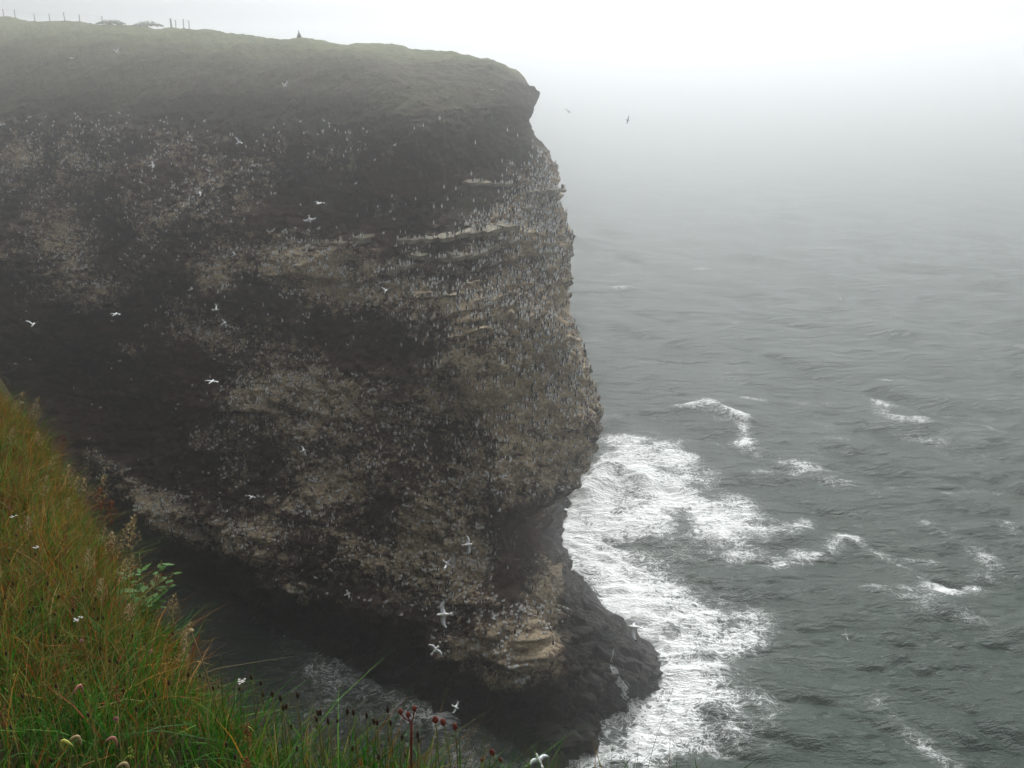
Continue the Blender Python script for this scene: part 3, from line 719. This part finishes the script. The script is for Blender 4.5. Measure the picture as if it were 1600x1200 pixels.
for i, (hx, hy) in enumerate(HEADS):
    redd = hx > 690; j = random.choice([5, 6]) if redd else random.choice([0, 1, 2, 3, 4, 4])
    pr_ = protos[j]; hh_ = max((c.data.vertices[k_].co.z for c in pr_.children for k_ in range(len(c.data.vertices))))
    rt, got = root_for(hx, hy, hh_*1.0)
    o = copy_tree(pr_); o.name = 'plantain'; place(o, rt, None, max(.6, min(1.2, got/hh_)))
    if redd: tag(o, 'red headed stalk at the right end of the near grass', 'plant', 'red headed stalks at the grass end')
    elif hx > 290: tag(o, 'dark brown plantain head against the dark water at grass edge', 'plant', 'plantains along the lower grass edge')
    else: tag(o, 'dark brown plantain head among grass on the left slope', 'plant', 'plantains on the left slope')
for pr_ in protos:
    for c in list(pr_.children): bpy.data.objects.remove(c)
    bpy.data.objects.remove(pr_)
def single(e_, px, py, h, label, cat='plant', group=None, rz=None):
    rt, got = root_for(px, py, h); s = max(.7, min(1.5, got/h)); place(e_, rt, rz, s); tag(e_, label, cat, group); return e_
# feathery grasses along the slope's outline
pan = [proto_panicle(random.uniform(.34, .5), random.uniform(.05, .16), random.uniform(-.8, .8), m_) for m_ in (STRAW, STRAW, RUST, STRAW)]
PAN = [(40, 632), (22, 628), (85, 690), (100, 705), (125, 745), (140, 740), (160, 790), (172, 785), (180, 815), (190, 830), (145, 765), (60, 668), (255, 935), (262, 955), (240, 900), (230, 890), (275, 985), (283, 985), (286, 1010), (150, 820), (100, 780), (60, 760), (20, 720), (35, 800), (130, 860), (180, 890),
       (90, 840), (200, 930), (150, 905), (10, 680), (215, 915), (110, 740), (70, 720), (195, 880), (165, 850), (268, 1000)]
for i, (hx, hy) in enumerate(PAN):
    o = copy_tree(pan[i % 4]); o.name = 'flowering_grass'; rt, got = root_for(hx, hy, .40); place(o, rt, random.uniform(-.6, .6), max(.6, min(1.4, got/.42)))
    tag(o, 'feathery straw coloured grass head on the upper left slope', 'grass', 'feathery grass heads')
for pr_ in pan:
    for c in list(pr_.children): bpy.data.objects.remove(c)
    bpy.data.objects.remove(pr_)
# tall dry stalk with a round head
e_ = empty('dry_stalk'); pts = stem_curve(.46, .05, 3.3); m = MB(); m.tube(pts, .0022, 5); part(e_, 'stem', m, DRYSTEM)
m = MB(); ellipsoid(m, pts[-1]+Vector((0, 0, .004)), .009, .018, 7, 5, jit=.2); part(e_, 'seed_head', m, STRAW)
single(e_, 323, 982, .46, 'tall lone dry stalk with round head against dark water', rz=0)
# branching red bud stalk
e_ = empty('red_bud_plant'); m = MB(); pts = stem_curve(.36, .01, 0); m.tube(pts, [.003]*4+[.0045, .004], 5)
tips = [Vector((-.022, 0, .392)), Vector((.020, .004, .40)), Vector((.001, -.004, .385))]
for tp in tips: m.tube([pts[-1], pts[-1].lerp(tp, .6)+Vector((0, 0, -.006)), tp], .002, 4)
part(e_, 'stem', m, REDBUD)
for tp in tips: m = MB(); ellipsoid(m, tp+Vector((0, 0, .008)), .0075, .022, 7, 6, jit=.1); part(e_, 'bud', m, REDBUD)
single(e_, 637, 1108, .40, 'branched stalk with three red buds near the grass end', rz=0)
for (hx, hy, lab) in [(685, 1112, 'single red bud on a pale green stem by dark water'), (708, 1132, 'leaning reddish bud on a curved stem beside a straighter one')]:
    e_ = proto_plantain(.36, .03, 2.5, REDBUD, .0085, .024); e_.name = 'red_bud_plant'; single(e_, hx, hy, .36, lab)
# rust coloured seed clusters
for (hx, hy, lab) in [(381, 1125, 'rust orange seed cluster on stem among lower grass'), (380, 1182, 'fuzzy orange seed ball at the bottom of the grass'), (183, 1068, 'dark red sorrel spike in the left grass'),
                      (4, 1105, 'red sorrel tuft at the left picture edge'), (110, 930, 'reddish sorrel spike on the middle left slope')]:
    e_ = empty('sorrel'); pts = stem_curve(.33, .01, 1); m = MB(); m.tube(pts, .0018, 4); part(e_, 'stem', m, STEM); m = MB()
    for _ in range(46):
        c = pts[-1].lerp(pts[-2], random.random()*1.0)+Vector((random.gauss(0, .006), random.gauss(0, .006), random.gauss(0, .004))); ellipsoid(m, c, .0032, .006, 4, 3)
    part(e_, 'seed_cluster', m, RUST); single(e_, hx, hy, .33, lab)
# clover and small pink heads
for (hx, hy, lab) in [(232, 1012, 'pale pink clover head beside white flower spike'), (12, 790, 'pink clover head on the upper left slope'), (133, 1000, 'pink clover head below the white flower'), (188, 1122, 'small pink flower deep in the lower left grass')]:
    e_ = empty('clover'); pts = stem_curve(.22, .02, 1); m = MB(); m.tube(pts, .0014, 4); part(e_, 'stem', m, STEM); m = MB()
    for _ in range(50):
        d = Vector((random.gauss(0, 1), random.gauss(0, 1), random.gauss(.2, 1))).normalized(); ellipsoid(m, pts[-1]+d*.006, .0016, .008, 3, 3, d)
    part(e_, 'flower_head', m, PINK); single(e_, hx, hy, .22, lab, 'flower')
# white umbels
for (hx, hy, lab) in [(127, 960, 'white flower cluster on a stem in the left grass'), (15, 805, 'small white flower high on the left slope'), (55, 850, 'white floret cluster below the slope crest'), (368, 1060, 'tiny white flowers against the dark water')]:
    e_ = empty('white_flower'); pts = stem_curve(.32, .02, 2); m = MB(); m.tube(pts, .0016, 4); part(e_, 'stem', m, STEM); m = MB()
    for _ in range(9):
        a = random.random()*6.28; r_ = .018*math.sqrt(random.random()); c = pts[-1]+Vector((math.cos(a)*r_, math.sin(a)*r_, random.uniform(-.003, .004)))
        for k_ in range(5):
            q = a+k_*1.257; d1 = Vector((math.cos(q), math.sin(q), .3))*.0055; d2 = Vector((-math.sin(q), math.cos(q), 0))*.0022
            m.add([c, c+d1*.6+d2, c+d1, c+d1*.6-d2], [(0, 1, 2, 3)])
    part(e_, 'petals', m, WHITEP, False); single(e_, hx, hy, .32, lab, 'flower')
# pale leafy spike at the slope's edge
e_ = empty('pale_flower_spike'); pts = stem_curve(.34, .02, .5); m = MB(); m.tube(pts, .0024, 4); part(e_, 'stem', m, STRAW); m = MB()
for _ in range(60):
    q = random.uniform(.35, 1)*5; i0 = min(4, int(q)); c = pts[i0].lerp(pts[i0+1], q-i0); a = random.random()*6.28
    d = Vector((math.cos(a), math.sin(a), .6))*.012; s2 = Vector((-math.sin(a), math.cos(a), 0))*.004; m.add([c, c+d*.6+s2, c+d, c+d*.6-s2], [(0, 1, 2, 3)])
part(e_, 'florets', m, STRAW, False); single(e_, 285, 985, .34, 'pale dry flower spike on the edge above dark water')
# drooping grass heads
for (hx, hy, mat, lab, rz) in [(148, 1152, PINKG, 'drooping pinkish grass head in the lower left corner', 0), (92, 1150, STRAW, 'small nodding cream grass head left of the pink one', 0), (128, 1160, YELLOW, 'pale nodding grass head joined under the pink one', 3), (165, 1192, STRAW, 'cream grass head cut by the bottom picture edge', 0), (100, 1085, PINKG, 'upright dull pink grass head on the left', 1)]:
    e_ = empty('nodding_grass'); pts = stem_curve(.28, .03, 0, 5)
    arc = [pts[-1]+Vector((.045*math.sin(q)*.9, 0, .02*math.sin(q*1.6)-.03*max(0, q-1))) for q in np.linspace(0, 1.9, 8)]
    m = MB(); m.tube(pts+arc[1:3], .0014, 4); part(e_, 'stem', m, STEM); m = MB(); m.tube(arc, [.0012, .004, .0055, .0058, .0055, .005, .0035, .001], 7); part(e_, 'seed_head', m, mat)
    single(e_, hx, hy, .29, lab, 'grass', rz=rz)
for (hx, hy) in [(208, 1165), (265, 1180), (303, 1185), (142, 1080), (28, 1050)]:
    e_ = empty('yellow_rattle'); pts = stem_curve(.2, .02, 0, 5); m = MB(); m.tube(pts, .0014, 4); part(e_, 'stem', m, STEM); m = MB()
    for _ in range(14): ellipsoid(m, pts[-1].lerp(pts[-2], random.random()*1.1)+Vector((random.gauss(0, .004), random.gauss(0, .004), 0)), .003, .008, 4, 3)
    part(e_, 'bud_cluster', m, YELLOW); single(e_, hx, hy, .2, 'small yellow green bud spike low in the grass', 'plant', 'yellow green bud spikes')
# leafy plant on the outline of the slope
e_ = empty('leafy_plant'); m = MB(); tips = []
for k_ in range(12):
    a = k_*.7; tp = Vector((math.cos(a)*random.uniform(.05, .16), math.sin(a)*random.uniform(.05, .14), random.uniform(.16, .30))); tips.append(tp); m.tube([(0, 0, 0), tp*.5+Vector((0, 0, .03)), tp], .002, 4)
part(e_, 'stem', m, STEM); 
for tp in tips:
    for _ in range(9):
        m = MB(); c = tp*random.uniform(.55, 1); a = random.random()*6.28; d = Vector((math.cos(a), math.sin(a), random.uniform(-.3, .5)))*random.uniform(.025, .05); s2 = d.cross(Vector((0, 0, 1))).normalized()*.009
        m.add([c, c+d*.35+s2, c+d*.7+s2*.8, c+d, c+d*.7-s2*.8, c+d*.35-s2], [(0, 1, 2, 3), (0, 3, 4, 5)]); part(e_, 'leaf', m, LEAF, False)
single(e_, 212, 855, .26, 'bright green leafy plant on the slope outline above black rock')

# ------------------------------------------------------------------ skyline: fence, bushes, marker
def crest(px):
    top = P[NR:, iC2:].reshape(-1, 3); qx_, qy_, _ = project(top); near = np.abs(qx_-px) < 6
    k_ = np.nonzero(near)[0]; j = k_[np.argmin(qy_[k_])]; return top[j]
post_m = MB(); post_m.tube([(0, 0, -.4), (0, 0, .6), (.01, 0, 1.3), (.01, 0, 1.34)], [.075, .07, .07, .05], 7); post_me = post_m.mesh('post', POSTM)
def fence(pxs, label):
    c0 = crest(pxs[0]); e_ = empty('fence', c0); tops = []
    for q in pxs:
        c = crest(q); o = ob('post', post_me, e_); o.location = c-c0; o.rotation_euler = (random.uniform(-.05, .05), random.uniform(-.05, .05), 0); s = random.uniform(.85, 1.1); o.scale = (1, 1, s); tops.append(Vector(c-c0))
    for hgt_ in (.5, .85, 1.2):
        m = MB(); m.tube([p_+Vector((0, 0, hgt_)) for p_ in tops], .006, 3); part(e_, 'wire', m, WIREM)
    return tag(e_, label, 'fence')
fence([2, 27, 52, 78, 105, 130, 155], 'post and wire fence on the foggy skyline at far left')
fence([262, 268, 274, 280, 288, 296], 'short run of close fence posts right of skyline bushes')
def bush(px, wid, hgt_, label):
    c = crest(px); e_ = empty('bush', c); m = MB(); m.tube([(0, 0, -.3), (.1, 0, hgt_*.4), (.2, .1, hgt_*.7)], [.12, .08, .03], 5); part(e_, 'stem', m, POSTM); m = MB()
    for _ in range(900):
        a = random.random()*6.28; r_ = math.sqrt(random.random()); z_ = hgt_*(1-r_**2)*random.uniform(.1, 1.0)
        q = Vector((math.cos(a)*r_*wid/2, math.sin(a)*r_*wid*.3, z_)); d = Vector((random.gauss(0, 1), random.gauss(0, 1), random.gauss(0, 1))).normalized()*.16; s2 = d.cross(Vector((.3, .5, .8))).normalized()*.08
        m.add([q, q+d*.5+s2, q+d, q+d*.5-s2], [(0, 1, 2, 3)])
    part(e_, 'crown', m, BUSHM, False); tag(e_, label, 'bush')
bush(178, 5.0, .7, 'low left bush hump on the foggy skyline'); bush(226, 5.6, .85, 'larger right bush hump on the foggy skyline')
e_ = empty('marker_post', crest(465)); e_.scale = (.7, .7, .75); m = MB(); m.tube([(0, 0, -.3), (0, 0, .9), (.02, 0, 1.25)], [.14, .14, .11], 8); part(e_, 'post', m, POSTM)
m = MB(); m.tube([(-.28, 0, -.2), (-.26, 0, .25), (-.2, 0, .5), (.1, 0, .75), (.3, 0, .3), (.34, 0, -.2)], [.16, .2, .2, .16, .2, .2], 7); part(e_, 'stone', m, POSTM)
tag(e_, 'lone stubby marker standing on the grassy skyline', 'marker')

# ------------------------------------------------------------------ perched birds
def perched(kind):
    m = MB()
    if kind == 0:       # dark-backed auk, upright
        m.tube([(0, 0, 0), (.0, 0, .10), (.0, 0, .24), (-.01, 0, .33), (.005, 0, .39), (.03, 0, .43), (.05, 0, .425)], [.05, .085, .085, .055, .042, .04, .015], 6, 0)
        m.tube([(-.04, 0, .02), (-.032, 0, .14), (-.032, 0, .28), (-.012, 0, .36), (.012, 0, .44)], [.05, .084, .082, .055, .042], 6, 1); m.tube([(.05, 0, .43), (.11, 0, .425)], [.014, .004], 4, 1)
    else:               # white gull on its nest, body level
        m.tube([(-.08, 0, .04), (-.05, 0, .10), (.02, 0, .14), (.07, 0, .19), (.09, 0, .26), (.11, 0, .31), (.14, 0, .305)], [.03, .075, .09, .08, .05, .05, .02], 6, 0)
        m.tube([(-.24, 0, .07), (-.13, 0, .13), (-.03, 0, .19), (.03, 0, .22)], [.01, .075, .075, .05], 6, 1); m.tube([(.14, 0, .305), (.19, 0, .295)], [.012, .003], 4, 2)
    return m
AUK = perched(0).mesh('auk', [FEATHER, BACK]); GULL = perched(1).mesh('gull', [FEATHER, WINGG, BILL])
vis = inside & (qd < zbuf[np.clip((qy/CS).astype(int), 0, zbuf.shape[0]-1), np.clip((qx/CS).astype(int), 0, zbuf.shape[1]-1)]+.6)
pf = pale.ravel(); tf = tcol.ravel(); vf = veg.ravel()
wgt = np.clip(pf-.10, 0, 1)**1.2*(vis)*(tf < .93)*(wet.ravel() < .3)*sstep(.25, .7, Nf[:, 2])
right = sstep(600, 760, qx)*sstep(700, 520, qy)
wgt = wgt*(1+2.2*right)+.012*vis*(tf < .93)*(tf > .15)*(Nf[:, 2] > .35)*(wet.ravel() < .3)
area = (qd/100)**2                                     # per vertex, roughly even in metres
wgt = wgt*area; sel = rng.choice(len(wgt), 4600, replace=False, p=wgt/wgt.sum())
spots = [(*Pf[j], 1 if (qx[j] < 620 or qy[j] > 720) and rng.random() < .75 else 0) for j in sel]
spots += [(a, b, c, 0) for (a, b, c, _) in perch]
spots = np.array(spots); dist = np.linalg.norm(spots[:, :3]-np.array([0, 0, CAMZ]), axis=1); order = np.argsort(dist)
def spot_mat(s):
    q = np.array([s[0], s[1], s[2]]); return q
ind = order[:300]; rest = order[300:]
for j in ind:
    s = spots[j]; k_ = int(s[3]); o = ob('perched_gull' if k_ else 'perched_auk', GULL if k_ else AUK)
    tw = -s[:2]/np.linalg.norm(s[:2]); o.location = s[:3]+np.array([tw[0]*.08, tw[1]*.08, -.01]); o.rotation_euler = (0, 0, math.atan2(tw[1], tw[0])+random.gauss(0, 1.0 if k_ else 1.6)); f_ = random.uniform(.95, 1.2); o.scale = (f_, f_, f_)
    px_, py_, _ = project(s[:3])
    where = 'pale buff patch near the cliff foot' if px_ > 730 and py_ > 930 else ('dark lower cliff face left of centre' if px_ < 640 else 'lower cliff face below the middle')
    tag(o, ('small white gull perched on the ' if k_ else 'small dark backed white fronted auk standing on the ')+where, 'gull' if k_ else 'auk', ('gulls perched on the ' if k_ else 'auks standing on the ')+where)
def merge_stuff(name, me, which, label):
    n0 = len(me.vertices); v0 = np.empty(n0*3, np.float32); me.vertices.foreach_get('co', v0); v0 = v0.reshape(-1, 3)
    polys = [tuple(p_.vertices) for p_ in me.polygons]; mi0 = [p_.material_index for p_ in me.polygons]
    q4 = np.array([p_ for p_ in polys if len(p_) == 4]); m4 = [m_ for p_, m_ in zip(polys, mi0) if len(p_) == 4]; ng = [p_ for p_ in polys if len(p_) != 4]
    VV, FF = [], []; n = 0
    for j in which:
        s = spots[j]; tw = -s[:2]/np.linalg.norm(s[:2]); a = math.atan2(tw[1], tw[0])+random.gauss(0, 1.0 if s[3] else 1.6); c_, s_ = math.cos(a), math.sin(a); f_ = random.uniform(.95, 1.2)
        VV.append(np.stack([v0[:, 0]*c_-v0[:, 1]*s_, v0[:, 0]*s_+v0[:, 1]*c_, v0[:, 2]], -1)*f_+s[:3]+np.array([tw[0]*.08, tw[1]*.08, 0])); FF.append(q4+n); n += n0
    mm = mesh_np(name, np.concatenate(VV), np.concatenate(FF)); 
    for m_ in me.materials: mm.materials.append(m_)
    mm.polygons.foreach_set('material_index', np.tile(m4, len(which)).astype(np.int32))
    return tag(ob(name, mm), label, 'seabirds', kind='stuff')
merge_stuff('auk_colony', AUK, [j for j in rest if spots[j][3] == 0], 'crowd of tiny auks packed on the upper ledges of the headland')
merge_stuff('gull_colony', GULL, [j for j in rest if spots[j][3] == 1], 'scattered tiny white gulls on the upper and left cliff face')

# ------------------------------------------------------------------ flying birds
def wing_mesh(side, up, tipup):
    m = MB(); st_ = [(0, 0, 0, .17), (.16, up*.16, .035, .17), (.30, up*.30+tipup*.03, .02, .13), (.40, up*.38+tipup*.09, -.05, .085)]
    vs_ = []; fs_ = []
    for (s, z_, fx, ch) in st_:
        y_ = side*(.045+s)
        for (cx, dz_) in ((.5, 0), (.15, .016), (-.5, .0), (.15, -.008)): vs_.append((fx+cx*ch, y_, z_+dz_))
    for i in range(3):
        for k_ in range(4): fs_.append((i*4+k_, i*4+(k_+1) % 4, i*4+4+(k_+1) % 4, i*4+4+k_))
    fs_.append((0, 1, 2, 3)); m.add(vs_, fs_)
    t_ = MB(); l = vs_[-4:]; y_ = side*.545; tip = (-.13, y_, up*.46+tipup*.17)
    t_.add(l+[tip], [(0, 1, 4), (1, 2, 4), (2, 3, 4), (3, 0, 4), (0, 1, 2, 3)])
    return m.mesh('wing', WINGG), t_.mesh('wing_tip', WTIP)
bm = MB(); bm.tube([(-.19, 0, .0), (-.10, 0, .005), (0, 0, 0), (.09, 0, .0), (.14, 0, .015), (.18, 0, .025), (.215, 0, .018), (.225, 0, .016)], [.022, .05, .062, .052, .04, .042, .03, .012], 8); BODY = bm.mesh('body', FEATHER)
tm = MB(); tm.add([(-.17, -.025, .012), (-.17, .025, .012), (-.31, .065, .006), (-.31, -.065, .006), (-.17, -.025, -.004), (-.17, .025, -.004), (-.31, .065, .001), (-.31, -.065, .001)],
                  [(0, 1, 2, 3), (7, 6, 5, 4), (0, 4, 5, 1), (1, 5, 6, 2), (2, 6, 7, 3), (3, 7, 4, 0)]); TAIL = tm.mesh('tail', FEATHER)
bl = MB(); bl.tube([(.22, 0, .016), (.25, 0, .012), (.268, 0, .004)], [.011, .008, .003], 5); BILLM = bl.mesh('bill', BILL)
POSES = {}
for nm, up, tu in (('flat', .06, -.3), ('up', .75, .1), ('arch', .45, -1.4), ('down', -.55, -.2)):
    POSES[nm] = [wing_mesh(s, up, tu) for s in (1, -1)]
RIGHT = Vector((1, 0, 0)); UPV = Vector((0, ST, CT)); FWD = Vector((0, CT, -ST))
def sv(a, depth): return (RIGHT*math.cos(R(a))+UPV*math.sin(R(a))+FWD*depth)
def fly(px, py, dist, pose, body, bdep, wing, wdep, label):
    e_ = empty('flying_gull', at_t(px, py, dist)); b = sv(body, bdep).normalized(); w_ = sv(wing, wdep); w_ = (w_-b*w_.dot(b)).normalized(); u = b.cross(w_)
    if u.z < 0: w_ = -w_; u = -u
    e_.rotation_euler = Matrix((b, w_, u)).transposed().to_euler(); 
    ob('body', BODY, e_); ob('tail', TAIL, e_); ob('bill', BILLM, e_)
    for wm, tpm in POSES[pose]: w2 = ob('wing', wm, e_); ob('wing_tip', tpm, w2)
    tag(e_, label, 'gull', 'gulls in flight')
fly(693, 960, 34, 'flat', 185, .1, 92, .1, 'nearest white gull with wings spread upright before lower cliff')
fly(731, 851, 48, 'flat', 5, .25, 70, .2, 'white gull banking upright above the lower cliff face')
fly(698, 880, 62, 'up', -40, .2, 45, .5, 'small gull with raised wings left below the banking gull')
fly(680, 1015, 46, 'arch', 50, .3, -15, .5, 'white gull angled upwards below the nearest gull')
fly(992, 980, 40, 'down', 175, .1, 60, 1.2, 'gull with wings lowered over the wet rock toe')
fly(842, 1187, 36, 'flat', 120, .5, -32, .1, 'gull with long spread wings at the bottom edge')
fly(712, 1105, 70, 'flat', -30, .2, 40, .6, 'tiny gull gliding over the dark foot of cliff')
fly(543, 928, 85, 'arch', 20, .4, -30, .5, 'tiny arched gull over the dark cliff left of nearest gull')
fly(884, 950, 64, 'flat', 160, .3, -35, .3, 'gull gliding just left of the wet rock shelf')
fly(499, 318, 66, 'arch', 30, 1.5, 0, .1, 'gull with arched wings high before the upper cliff')
fly(484, 343, 68, 'flat', -80, .3, 35, .1, 'gull diving just below the arched winged gull')
fly(180, 491, 72, 'flat', 60, 1.5, 8, .1, 'gull gliding level over the dark left face')
fly(331, 596, 60, 'flat', 60, 1.8, 2, .1, 'gull with level spread wings before dark middle face')
fly(337, 484, 80, 'up', 0, .3, 20, .8, 'gull with one wing raised left of centre')
fly(350, 505, 80, 'flat', 30, .3, 15, .5, 'faint gull just beneath the wing raising one')
fly(52, 507, 76, 'up', 90, 1.6, 0, .1, 'gull flying alone near the left picture edge')
fly(298, 452, 88, 'arch', 30, .5, 30, .3, 'small gull before the pale cliff patch left')
fly(366, 399, 96, 'up', 20, .3, 40, .8, 'small gull beside the large pale cliff patch')
fly(373, 222, 90, 'up', 50, .5, 40, .5, 'hazy gull fluttering high on the upper face')
fly(238, 258, 92, 'arch', 10, .3, 50, .6, 'hazy gull over upper left cliff face')
fly(312, 302, 92, 'flat', 10, .3, 30, .6, 'hazy gull over the middle of upper face')
fly(183, 80, 105, 'up', -20, .3, 70, .6, 'hazy gull highest before the grassy brow')
fly(112, 91, 105, 'flat', 0, .3, 10, .8, 'hazy gull gliding left of the highest one')
fly(445, 133, 105, 'up', -30, .3, 80, .5, 'hazy gull over the grassy brow near centre')
fly(603, 454, 86, 'up', 60, 1.2, 10, .2, 'gull before brown rock below the cave hole')
fly(474, 704, 86, 'flat', 20, .5, -15, .3, 'small gull low over the middle left face')
fly(393, 777, 92, 'arch', 50, 1.5, 0, .1, 'tiny arched gull over the lower left face')
fly(768, 140, 108, 'flat', 0, .3, 5, .8, 'hazy gull gliding near the headland top corner')
fly(1320, 992, 80, 'up', 0, .3, 60, .5, 'gull low over open water at lower right')
fly(1108, 1193, 95, 'up', 0, .3, 50, .6, 'gull at the bottom edge over thinning foam')
fly(1482, 1044, 130, 'flat', 0, .3, 30, .6, 'speck of a gull over smooth lower right water')
fly(1438, 785, 150, 'flat', 0, .3, 30, .6, 'speck of a gull over foam streaks at right')
fly(1313, 467, 170, 'flat', 0, .3, 30, .6, 'speck of a gull over hazy distant sea')
fly(1416, 498, 170, 'flat', 0, .3, -30, .6, 'right one of two gull specks over hazy sea')
fly(1396, 496, 175, 'flat', 0, .3, -20, .6, 'left one of two gull specks over hazy sea')
fly(890, 176, 110, 'up', 40, .3, 60, .6, 'faint gull in fog just right of headland top')
fly(981, 187, 115, 'flat', 0, .3, -30, .6, 'faint gull in open fog right of headland')

# ------------------------------------------------------------------ haze
m = MB(); x0, x1, y0, y1, z0, z1 = -45000, 45000, -300, 9000, -4.0, 76.0
SVm = np.abs(SV).reshape(-1, 3).max(0)
m.add([(x0, y0, z0), (x1, y0, z0), (x1, y1, z0), (x0, y1, z0), (x0, y0, z1), (x1, y0, z1), (x1, y1, z1), (x0, y1, z1)],
      [(3, 2, 1, 0), (4, 5, 6, 7), (0, 1, 5, 4), (1, 2, 6, 5), (2, 3, 7, 6), (3, 0, 4, 7)])
hmat = bpy.data.materials.new('haze'); hmat.use_nodes = True; ht = hmat.node_tree; ht.nodes.clear()
pv = ht.nodes.new('ShaderNodeVolumePrincipled'); pv.inputs['Color'].default_value = (.97, .975, .98, 1); pv.inputs['Density'].default_value = HAZE_DENSITY; pv.inputs['Anisotropy'].default_value = HAZE_G
mo = ht.nodes.new('ShaderNodeOutputMaterial'); ht.links.new(pv.outputs[0], mo.inputs['Volume'])
haze = ob('haze', m.mesh('haze', hmat, False)); tag(haze, 'pale sea fog filling the air', 'fog', kind='stuff')
print('sea extents', SVm, 'crest z', P[..., 2].max(), 'tris', sum(len(o.data.polygons) for o in bpy.data.objects if o.type == 'MESH'))
